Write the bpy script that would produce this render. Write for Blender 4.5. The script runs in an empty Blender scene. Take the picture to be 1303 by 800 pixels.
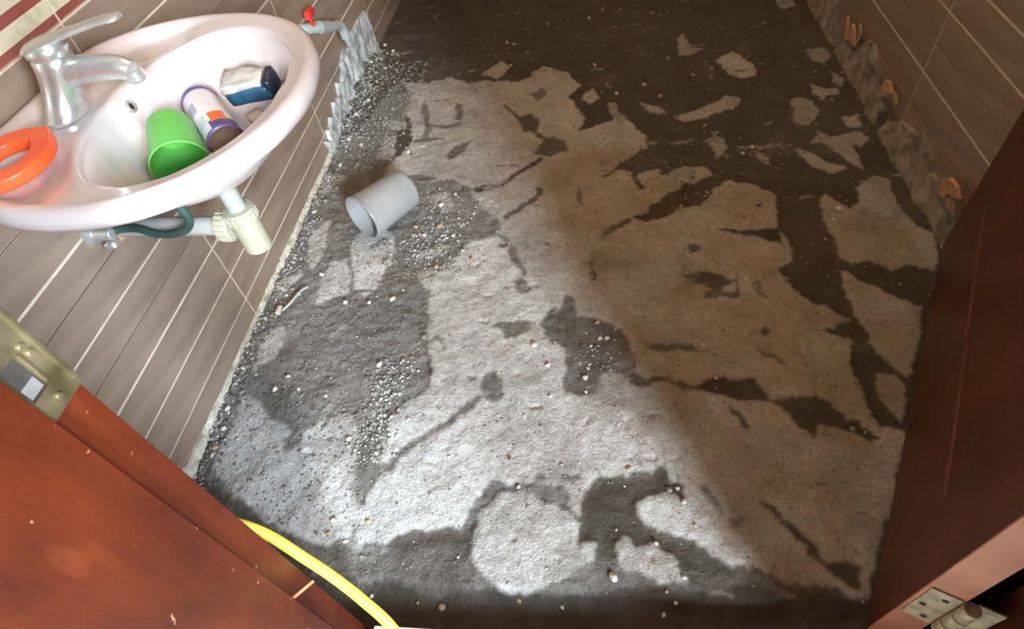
import bpy, bmesh, math, random
import numpy as np
from mathutils import Vector, Matrix

random.seed(7)
rng = np.random.default_rng(11)
scene = bpy.context.scene
col = scene.collection
PI = math.pi

# ------------------------------------------------------------------ camera
cam_d = bpy.data.cameras.new('camera')
cam = bpy.data.objects.new('camera', cam_d)
col.objects.link(cam)
RC = ((0.99120837, 0.07714051, -0.10749559),
      (-0.00991127, -0.76687895, -0.64171524),
      (-0.13193835, 0.63713894, -0.75937227))
rt, dn, fw = [Vector(r) for r in RC]
m = Matrix((rt, -dn, -fw)).transposed().to_4x4()
m.translation = Vector((0.7266, 0.0, 0.942))
cam.matrix_world = m
cam_d.sensor_width = 36.0
cam_d.lens = 36.0 * 764.76 / 1303.0
cam_d.clip_start = 0.01
scene.camera = cam

# ------------------------------------------------------------------ light
world = bpy.data.worlds.new('daylight')
scene.world = world
world.use_nodes = True
bg = world.node_tree.nodes['Background']
bg.inputs[0].default_value = (0.93, 0.96, 1.0, 1)
bg.inputs[1].default_value = 0.14

def area_light(name, loc, target, sx, sy, energy, color):
    d = bpy.data.lights.new(name, 'AREA')
    d.shape = 'RECTANGLE'; d.size = sx; d.size_y = sy
    d.energy = energy; d.color = color
    o = bpy.data.objects.new(name, d); col.objects.link(o)
    o.location = loc
    o.rotation_euler = (Vector(target) - Vector(loc)).to_track_quat('-Z', 'Y').to_euler()
    return o
# daylight from the hall window behind and to the right of the doorway
area_light('hall_window_light', (3.34, -4.6, 2.62), (0.6, 0.9, 0.1), 0.85, 1.5, 590, (0.86, 0.965, 1.03))
# second, unseen daylight source added to brighten the left wall and near floor
area_light('hall_side_light', (2.85, -1.3, 1.65), (0.3, 0.6, 0.2), 1.0, 1.2, 245, (0.80, 0.92, 1.04))

vs = scene.view_settings
scene.display_settings.display_device = 'sRGB'
vs.view_transform = 'Standard'; vs.look = 'None'
vs.exposure = 0.43; vs.gamma = 1.0; vs.use_curve_mapping = False

# ------------------------------------------------------------------ helpers
def srgb(r, g, b):
    f = lambda c: (c / 255 / 12.92) if c / 255 <= 0.04045 else ((c / 255 + 0.055) / 1.055) ** 2.4
    return (f(r), f(g), f(b), 1.0)

def tag(o, label=None, cat=None, group=None, kind=None):
    if label: o['label'] = label
    if cat: o['category'] = cat
    if group: o['group'] = group
    if kind: o['kind'] = kind
    return o

def mesh_obj(name, verts, faces, mat, parent=None, smooth=False, loc=None):
    me = bpy.data.meshes.new(name)
    me.from_pydata([tuple(v) for v in verts], [], faces)
    me.update()
    bm = bmesh.new(); bm.from_mesh(me)
    bmesh.ops.recalc_face_normals(bm, faces=bm.faces); bm.to_mesh(me); bm.free()
    if smooth:
        me.polygons.foreach_set('use_smooth', [True] * len(me.polygons))
    o = bpy.data.objects.new(name, me); col.objects.link(o)
    if mat: me.materials.append(mat)
    if parent: o.parent = parent
    if loc: o.location = loc
    return o

def empty(name, loc):
    o = bpy.data.objects.new(name, None); col.objects.link(o)
    o.location = loc; o.empty_display_size = 0.05
    return o

def shade_auto(o, ang=35):
    me = o.data
    bm = bmesh.new(); bm.from_mesh(me)
    for f in bm.faces: f.smooth = True
    for e in bm.edges:
        if len(e.link_faces) == 2 and e.calc_face_angle(0) > math.radians(ang): e.smooth = False
    bm.to_mesh(me); bm.free()
    return o

def box_geo(x0, x1, y0, y1, z0, z1):
    v = [(x, y, z) for x in (x0, x1) for y in (y0, y1) for z in (z0, z1)]
    f = [(0, 1, 3, 2), (4, 6, 7, 5), (0, 4, 5, 1), (2, 3, 7, 6), (0, 2, 6, 4), (1, 5, 7, 3)]
    return v, f

def box(name, a, b, mat, parent=None, bevel=0.0, off=(0, 0, 0)):
    v, f = box_geo(a[0] - off[0], b[0] - off[0], a[1] - off[1], b[1] - off[1], a[2] - off[2], b[2] - off[2])
    o = mesh_obj(name, v, f, mat, parent)
    if bevel:
        bm = bmesh.new(); bm.from_mesh(o.data)
        bmesh.ops.bevel(bm, geom=list(bm.edges), offset=bevel, segments=2, profile=0.6, affect='EDGES')
        bm.to_mesh(o.data); bm.free()
        shade_auto(o, 50)
    return o

def frame_for(d):
    d = Vector(d).normalized()
    u = d.orthogonal().normalized()
    return u, d.cross(u)

def catmull(pts, n=8):
    P = [Vector(p) for p in pts]
    P = [P[0] * 2 - P[1]] + P + [P[-1] * 2 - P[-2]]
    out = []
    for i in range(1, len(P) - 2):
        a, b, c, d = P[i - 1], P[i], P[i + 1], P[i + 2]
        for k in range(n):
            t = k / n
            out.append(0.5 * ((2 * b) + (c - a) * t + (2 * a - 5 * b + 4 * c - d) * t * t + (3 * b - a - 3 * c + d) * t ** 3))
    out.append(P[-2])
    return out

def tube_geo(path, radii, seg=14, caps=True):
    P = [Vector(p) for p in path]
    if not hasattr(radii, '__len__'): radii = [radii] * len(P)
    verts, faces = [], []
    u = None
    for i, p in enumerate(P):
        t = (P[min(i + 1, len(P) - 1)] - P[max(i - 1, 0)]).normalized()
        if u is None: u = t.orthogonal().normalized()
        u = (u - t * u.dot(t)).normalized(); w = t.cross(u)
        for k in range(seg):
            a = 2 * PI * k / seg
            verts.append(p + (u * math.cos(a) + w * math.sin(a)) * radii[i])
    for i in range(len(P) - 1):
        for k in range(seg):
            k2 = (k + 1) % seg
            faces.append((i * seg + k, i * seg + k2, (i + 1) * seg + k2, (i + 1) * seg + k))
    if caps:
        faces.append(tuple(range(seg))[::-1]); b = (len(P) - 1) * seg
        faces.append(tuple(range(b, b + seg)))
    return verts, faces

def tube(name, path, radii, mat, parent=None, seg=14, off=(0, 0, 0), caps=True):
    v, f = tube_geo([Vector(p) - Vector(off) for p in path], radii, seg, caps)
    return shade_auto(mesh_obj(name, v, f, mat, parent), 45)

def lathe(name, prof, origin, axis, mat, parent=None, seg=40, off=(0, 0, 0), closed=False):
    """prof: list of (radius, distance along the axis)"""
    ax = Vector(axis).normalized(); u, w = frame_for(ax); o0 = Vector(origin) - Vector(off)
    verts, faces = [], []
    for r, h in prof:
        for k in range(seg):
            a = 2 * PI * k / seg
            verts.append(o0 + ax * h + (u * math.cos(a) + w * math.sin(a)) * max(r, 1e-5))
    for i in range(len(prof) - 1 + (1 if closed else 0)):
        j = (i + 1) % len(prof)
        for k in range(seg):
            k2 = (k + 1) % seg
            faces.append((i * seg + k, i * seg + k2, j * seg + k2, j * seg + k))
    ob = mesh_obj(name, verts, faces, mat, parent)
    bm = bmesh.new(); bm.from_mesh(ob.data)
    bmesh.ops.remove_doubles(bm, verts=bm.verts, dist=3e-5)
    bmesh.ops.recalc_face_normals(bm, faces=bm.faces); bm.to_mesh(ob.data); bm.free()
    return shade_auto(ob, 40)

def _hash(ix, iy, s):
    h = (ix * 374761393 + iy * 668265263 + s * 1442695041) & 0xFFFFFFFF
    h = ((h ^ (h >> 13)) * 1274126177) & 0xFFFFFFFF
    return ((h ^ (h >> 16)) & 0xFFFF) / 65535.0
def vnoise(x, y, s=0):
    x = np.asarray(x, float); y = np.asarray(y, float)
    ix = np.floor(x).astype(np.int64); iy = np.floor(y).astype(np.int64)
    fx = x - ix; fy = y - iy
    fx = fx * fx * (3 - 2 * fx); fy = fy * fy * (3 - 2 * fy)
    a = _hash(ix, iy, s); b = _hash(ix + 1, iy, s); c = _hash(ix, iy + 1, s); d = _hash(ix + 1, iy + 1, s)
    return (a * (1 - fx) + b * fx) * (1 - fy) + (c * (1 - fx) + d * fx) * fy
def fbm(x, y, f, o=4, s=0, g=0.5):
    t = 0; a = 1; n = 0
    for i in range(o):
        t = t + a * (vnoise(x * f, y * f, s + i) - 0.5); n += a; a *= g; f *= 2.03
    return t / n * 2

# ------------------------------------------------------------------ materials
def nt(mat):
    return mat.node_tree.nodes, mat.node_tree.links
def base_mat(name):
    mt = bpy.data.materials.new(name); mt.use_nodes = True
    return mt, mt.node_tree.nodes['Principled BSDF']
def noisy(name, c1, c2, scale=20, rough=0.6, bump=0.0, bscale=60, metal=0.0, detail=5, stretch=(1, 1, 1), rough2=None, spec=0.5, lo=0.35, hi=0.65, coat=0.0):
    mt, bs = base_mat(name); N, L = nt(mt)
    tc = N.new('ShaderNodeTexCoord'); mp = N.new('ShaderNodeMapping'); mp.inputs['Scale'].default_value = stretch
    L.new(tc.outputs['Object'], mp.inputs[0])
    no = N.new('ShaderNodeTexNoise'); no.inputs['Scale'].default_value = scale; no.inputs['Detail'].default_value = detail
    L.new(mp.outputs[0], no.inputs['Vector'])
    cr = N.new('ShaderNodeValToRGB'); cr.color_ramp.elements[0].position = lo; cr.color_ramp.elements[1].position = hi
    cr.color_ramp.elements[0].color = c1; cr.color_ramp.elements[1].color = c2
    L.new(no.outputs['Fac'], cr.inputs[0]); L.new(cr.outputs[0], bs.inputs['Base Color'])
    bs.inputs['Roughness'].default_value = rough; bs.inputs['Metallic'].default_value = metal
    bs.inputs['Specular IOR Level'].default_value = spec
    bs.inputs['Coat Weight'].default_value = coat
    if rough2 is not None:
        mr = N.new('ShaderNodeMapRange'); mr.inputs['To Min'].default_value = rough; mr.inputs['To Max'].default_value = rough2
        L.new(no.outputs['Fac'], mr.inputs[0]); L.new(mr.outputs[0], bs.inputs['Roughness'])
    if bump:
        n2 = N.new('ShaderNodeTexNoise'); n2.inputs['Scale'].default_value = bscale; n2.inputs['Detail'].default_value = 4
        L.new(mp.outputs[0], n2.inputs['Vector'])
        bp = N.new('ShaderNodeBump'); bp.inputs['Strength'].default_value = bump; bp.inputs['Distance'].default_value = 0.004
        L.new(n2.outputs['Fac'], bp.inputs['Height']); L.new(bp.outputs[0], bs.inputs['Normal'])
    return mt

M = {}
M['tile_wood'] = noisy('wood_look_tile', srgb(140, 121, 105), srgb(156, 137, 120), 6, 0.42, 0.06, 120, stretch=(1, 1, 6), spec=0.45)
M['grout'] = noisy('pale_grout', srgb(206, 190, 170), srgb(226, 212, 194), 30, 0.9)
M['joint_dark'] = noisy('dark_joint', srgb(70, 56, 46), srgb(88, 72, 60), 40, 0.85)
M['cream_tile'] = noisy('cream_tile', srgb(206, 198, 172), srgb(226, 219, 196), 22, 0.25, spec=0.5)
M['plaster'] = noisy('white_plaster', srgb(205, 200, 190), srgb(222, 218, 210), 8, 0.85, 0.05)
M['ceramic'] = noisy('pink_white_ceramic', srgb(208, 196, 195), srgb(216, 205, 204), 7, 0.16, spec=0.5, coat=0.3)
M['ceiling'] = noisy('grey_ceiling', srgb(136, 126, 114), srgb(152, 142, 130), 8, 0.9)
M['chrome'] = noisy('dull_chrome', srgb(206, 208, 206), srgb(232, 234, 232), 30, 0.2, metal=0.8, rough2=0.36)
M['wood_frame'] = noisy('red_brown_wood', srgb(58, 17, 4), srgb(92, 34, 9), 7, 0.55, 0.12, 60, stretch=(2, 2, 0.8), spec=.22, lo=.3, hi=.7)
M['wood_door'] = noisy('dark_red_wood', srgb(74, 33, 17), srgb(98, 45, 26), 8, 0.45, 0.1, 60, stretch=(2, 2, 0.7), spec=.35)
M['wood_streak'] = noisy('scuffed_wood', srgb(96, 50, 34), srgb(122, 70, 52), 30, 0.5)
M['wood_pale'] = noisy('pale_pink_wood', srgb(172, 106, 78), srgb(200, 138, 106), 14, 0.6, 0.1)
M['brass'] = noisy('tarnished_brass', srgb(96, 86, 58), srgb(156, 142, 110), 26, 0.34, metal=0.7, rough2=0.55)
M['dark_hole'] = noisy('dark_recess', srgb(40, 33, 28), srgb(58, 50, 44), 30, 0.8)
M['hinge'] = noisy('painted_hinge', srgb(140, 124, 92), srgb(196, 182, 146), 60, 0.55, 0.1)
M['yellow'] = noisy('yellow_rubber', srgb(232, 210, 70), srgb(244, 226, 96), 20, 0.45)
M['scuff'] = noisy('tan_tape', srgb(186, 118, 74), srgb(204, 138, 92), 30, 0.6)
M['sill'] = noisy('white_sill', srgb(212, 208, 202), srgb(228, 226, 222), 20, 0.4)
M['mortar'] = noisy('pale_mortar', srgb(140, 145, 143), srgb(214, 218, 216), 34, 0.9, 0.5, 130)
M['mortar_dark'] = noisy('grey_mortar', srgb(112, 104, 92), srgb(160, 152, 138), 30, 0.9, 0.5, 110)
M['bead'] = noisy('cream_mortar_bead', srgb(176, 172, 156), srgb(214, 211, 198), 30, 0.9, 0.4, 120)
M['biscuit'] = noisy('tile_biscuit', srgb(196, 146, 108), srgb(220, 180, 140), 30, 0.9, 0.3, 100)
M['pvc_cream'] = noisy('cream_pvc', srgb(166, 163, 140), srgb(178, 175, 154), 14, 0.35)
M['pvc_white'] = noisy('white_pvc', srgb(162, 164, 158), srgb(176, 177, 172), 14, 0.35)
M['pvc_grey'] = noisy('grey_pvc', srgb(150, 158, 158), srgb(176, 184, 182), 20, 0.5)
M['hose_green'] = noisy('dark_green_hose', srgb(40, 66, 64), srgb(62, 92, 88), 40, 0.4)
M['red'] = noisy('red_plastic', srgb(206, 52, 44), srgb(226, 72, 58), 20, 0.4)
M['orange'] = noisy('orange_plastic', srgb(238, 84, 40), srgb(250, 104, 54), 14, 0.35)
M['green'] = noisy('green_plastic', srgb(98, 186, 82), srgb(120, 206, 102), 8, 0.38)
M['can_white'] = noisy('white_label', srgb(216, 214, 220), srgb(232, 230, 234), 14, 0.3)
M['purple'] = noisy('purple_band', srgb(88, 72, 128), srgb(108, 92, 148), 20, 0.35)
M['can_metal'] = noisy('can_base_metal', srgb(150, 128, 112), srgb(176, 152, 134), 20, 0.4, metal=0.4)
M['label_orange'] = noisy('orange_print', srgb(224, 110, 52), srgb(234, 124, 64), 20, 0.35)
M['print_grey'] = noisy('grey_print', srgb(160, 160, 178), srgb(178, 178, 192), 30, 0.4)
M['packet'] = noisy('grey_packet', srgb(176, 170, 164), srgb(208, 203, 196), 40, 0.4, 0.3, 60)
M['packet_blue'] = noisy('blue_packet', srgb(30, 72, 100), srgb(52, 100, 126), 30, 0.35)
M['packet_dark'] = noisy('dark_packet_end', srgb(22, 26, 40), srgb(36, 42, 58), 30, 0.35)
M['sachet'] = noisy('pale_sachet', srgb(206, 190, 178), srgb(226, 212, 202), 30, 0.4)
M['stone_pale'] = noisy('pale_stone', srgb(186, 182, 172), srgb(226, 223, 214), 90, 0.85)
M['stone_grey'] = noisy('grey_stone', srgb(120, 117, 110), srgb(164, 160, 152), 90, 0.85)
M['stone_tan'] = noisy('tan_stone', srgb(160, 136, 106), srgb(196, 174, 142), 90, 0.85)
M['beaker'] = noisy('frosted_grey_plastic', srgb(156, 157, 158), srgb(172, 173, 174), 10, 0.4)
b_ = M['beaker'].node_tree.nodes['Principled BSDF']
b_.inputs['Subsurface Weight'].default_value = 0.15; b_.inputs['Subsurface Radius'].default_value = (0.01, 0.01, 0.01)

def add_scratches(mt, colr, scale, stretch, lo, hi):
    N, L = nt(mt); bs = N['Principled BSDF']; src = bs.inputs['Base Color'].links[0].from_socket
    tc = N.new('ShaderNodeTexCoord'); mp = N.new('ShaderNodeMapping'); mp.inputs['Scale'].default_value = stretch; mp.inputs['Rotation'].default_value = (.5, .2, .3)
    L.new(tc.outputs['Object'], mp.inputs[0])
    no = N.new('ShaderNodeTexNoise'); no.inputs['Scale'].default_value = scale; no.inputs['Detail'].default_value = 6; L.new(mp.outputs[0], no.inputs['Vector'])
    mr = N.new('ShaderNodeMapRange'); mr.inputs['From Min'].default_value = lo; mr.inputs['From Max'].default_value = hi; L.new(no.outputs['Fac'], mr.inputs[0])
    mx = N.new('ShaderNodeMix'); mx.data_type = 'RGBA'; L.new(mr.outputs[0], mx.inputs[0]); L.new(src, mx.inputs[6]); mx.inputs[7].default_value = colr
    L.new(mx.outputs[2], bs.inputs['Base Color'])
add_scratches(M['wood_frame'], srgb(112, 52, 24), 26, (1, 1, .35), .62, .82)
add_scratches(M['wood_frame'], srgb(30, 10, 5), 9, (1, 1, .6), .58, .85)
add_scratches(M['wood_frame'], srgb(176, 130, 96), 90, (1, 1, 1), .70, .76)

def border_mat():
    mt, bs = base_mat('cream_tile_maroon_bands'); N, L = nt(mt)
    g = N.new('ShaderNodeNewGeometry'); sx = N.new('ShaderNodeSeparateXYZ'); L.new(g.outputs['Position'], sx.inputs[0])
    cr = N.new('ShaderNodeValToRGB'); cr.color_ramp.interpolation = 'CONSTANT'
    mr = N.new('ShaderNodeMapRange'); mr.inputs['From Min'].default_value = 0.63; mr.inputs['From Max'].default_value = 0.73
    L.new(sx.outputs['Z'], mr.inputs[0]); L.new(mr.outputs[0], cr.inputs[0])
    mar = srgb(150, 84, 76); cre = srgb(216, 210, 182)
    pos = [(0, srgb(196, 150, 130)), ((.638 - .63) * 10, mar), ((.6485 - .63) * 10, cre), ((.668 - .63) * 10, mar), ((.681 - .63) * 10, cre)]
    el = cr.color_ramp.elements
    el[0].position = pos[0][0]; el[0].color = pos[0][1]; el[1].position = pos[1][0]; el[1].color = pos[1][1]
    for p, c in pos[2:]:
        e = el.new(p); e.color = c
    tc = N.new('ShaderNodeTexCoord'); no = N.new('ShaderNodeTexNoise'); no.inputs['Scale'].default_value = 70
    L.new(tc.outputs['Object'], no.inputs['Vector'])
    mx = N.new('ShaderNodeMix'); mx.data_type = 'RGBA'; mx.blend_type = 'MULTIPLY'; mx.inputs[0].default_value = 0.5
    c2 = N.new('ShaderNodeValToRGB'); c2.color_ramp.elements[0].position = .38; c2.color_ramp.elements[0].color = (.68, .72, .62, 1); c2.color_ramp.elements[1].position = .5; c2.color_ramp.elements[1].color = (1, 1, 1, 1)
    L.new(no.outputs['Fac'], c2.inputs[0]); L.new(cr.outputs[0], mx.inputs[6]); L.new(c2.outputs[0], mx.inputs[7])
    L.new(mx.outputs[2], bs.inputs['Base Color']); bs.inputs['Roughness'].default_value = 0.25
    return mt
M['border'] = border_mat()

def floor_mat():
    mt, bs = base_mat('broken_concrete'); N, L = nt(mt)
    at = N.new('ShaderNodeAttribute'); at.attribute_name = 'dry'
    tc = N.new('ShaderNodeTexCoord')
    n1 = N.new('ShaderNodeTexNoise'); n1.inputs['Scale'].default_value = 55; n1.inputs['Detail'].default_value = 8; n1.inputs['Roughness'].default_value = .7
    L.new(tc.outputs['Object'], n1.inputs['Vector'])
    n2 = N.new('ShaderNodeTexNoise'); n2.inputs['Scale'].default_value = 260; n2.inputs['Detail'].default_value = 3
    L.new(tc.outputs['Object'], n2.inputs['Vector'])
    n3 = N.new('ShaderNodeTexNoise'); n3.inputs['Scale'].default_value = 11; n3.inputs['Detail'].default_value = 5
    L.new(tc.outputs['Object'], n3.inputs['Vector'])
    def math_(op, a, b):
        k = N.new('ShaderNodeMath'); k.operation = op
        for i, q in enumerate((a, b)):
            if isinstance(q, (int, float)): k.inputs[i].default_value = q
            else: L.new(q, k.inputs[i])
        return k.outputs[0]
    j = math_('ADD', math_('MULTIPLY', math_('SUBTRACT', n1.outputs['Fac'], .5), .55), math_('MULTIPLY', math_('SUBTRACT', n2.outputs['Fac'], .5), .30))
    j = math_('ADD', j, math_('MULTIPLY', math_('SUBTRACT', n3.outputs['Fac'], .5), .50))
    vo = N.new('ShaderNodeTexVoronoi'); vo.inputs['Scale'].default_value = 210
    L.new(tc.outputs['Object'], vo.inputs['Vector'])
    n4 = N.new('ShaderNodeTexNoise'); n4.inputs['Scale'].default_value = 130; n4.inputs['Detail'].default_value = 2
    L.new(tc.outputs['Object'], n4.inputs['Vector'])
    pit = N.new('ShaderNodeMapRange'); pit.inputs['From Min'].default_value = .60; pit.inputs['From Max'].default_value = .72; pit.inputs['To Max'].default_value = -.32
    L.new(n4.outputs['Fac'], pit.inputs[0])
    j = math_('ADD', j, math_('ADD', pit.outputs[0], math_('MULTIPLY', math_('SUBTRACT', vo.outputs['Distance'], .45), -.30)))
    amt = math_('ADD', math_('MULTIPLY', at.outputs['Fac'], .75), .25)
    lev = math_('ADD', at.outputs['Fac'], math_('MULTIPLY', j, amt))
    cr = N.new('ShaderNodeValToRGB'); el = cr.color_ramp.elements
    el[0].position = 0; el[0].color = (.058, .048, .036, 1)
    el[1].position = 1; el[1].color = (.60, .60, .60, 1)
    for p, c in ((.18, (.105, .094, .079, 1)), (.34, (.19, .183, .172, 1)), (.58, (.32, .31, .292, 1)), (.80, (.44, .43, .41, 1))):
        e = el.new(p); e.color = c
    L.new(lev, cr.inputs[0])
    am = N.new('ShaderNodeAttribute'); am.attribute_name = 'warm_shade'
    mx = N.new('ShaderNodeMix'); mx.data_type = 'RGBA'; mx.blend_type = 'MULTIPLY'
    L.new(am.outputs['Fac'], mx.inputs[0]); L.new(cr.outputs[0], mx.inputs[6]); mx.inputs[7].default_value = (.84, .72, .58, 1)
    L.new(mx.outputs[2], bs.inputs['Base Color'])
    mr = N.new('ShaderNodeMapRange'); mr.inputs['From Min'].default_value = 0; mr.inputs['From Max'].default_value = .6
    mr.inputs['To Min'].default_value = .5; mr.inputs['To Max'].default_value = .95
    L.new(lev, mr.inputs[0]); L.new(mr.outputs[0], bs.inputs['Roughness'])
    bs.inputs['Specular IOR Level'].default_value = .3
    bp = N.new('ShaderNodeBump'); bp.inputs['Strength'].default_value = .55; bp.inputs['Distance'].default_value = .004
    L.new(math_('ADD', math_('ADD', n2.outputs['Fac'], pit.outputs[0]), math_('MULTIPLY', n1.outputs['Fac'], 1.5)), bp.inputs['Height'])
    L.new(bp.outputs[0], bs.inputs['Normal'])
    return mt
M['floor'] = floor_mat()

def gravel_mat():
    mt, bs = base_mat('gravel'); N, L = nt(mt)
    at = N.new('ShaderNodeAttribute'); at.attribute_name = 'tone'
    cr = N.new('ShaderNodeValToRGB'); el = cr.color_ramp.elements
    el[0].color = (.10, .095, .085, 1); el[1].color = (.62, .61, .58, 1); e = el.new(.6); e.color = (.26, .25, .23, 1)
    L.new(at.outputs['Fac'], cr.inputs[0]); L.new(cr.outputs[0], bs.inputs['Base Color']); bs.inputs['Roughness'].default_value = .85
    return mt
M['gravel'] = gravel_mat()

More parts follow.
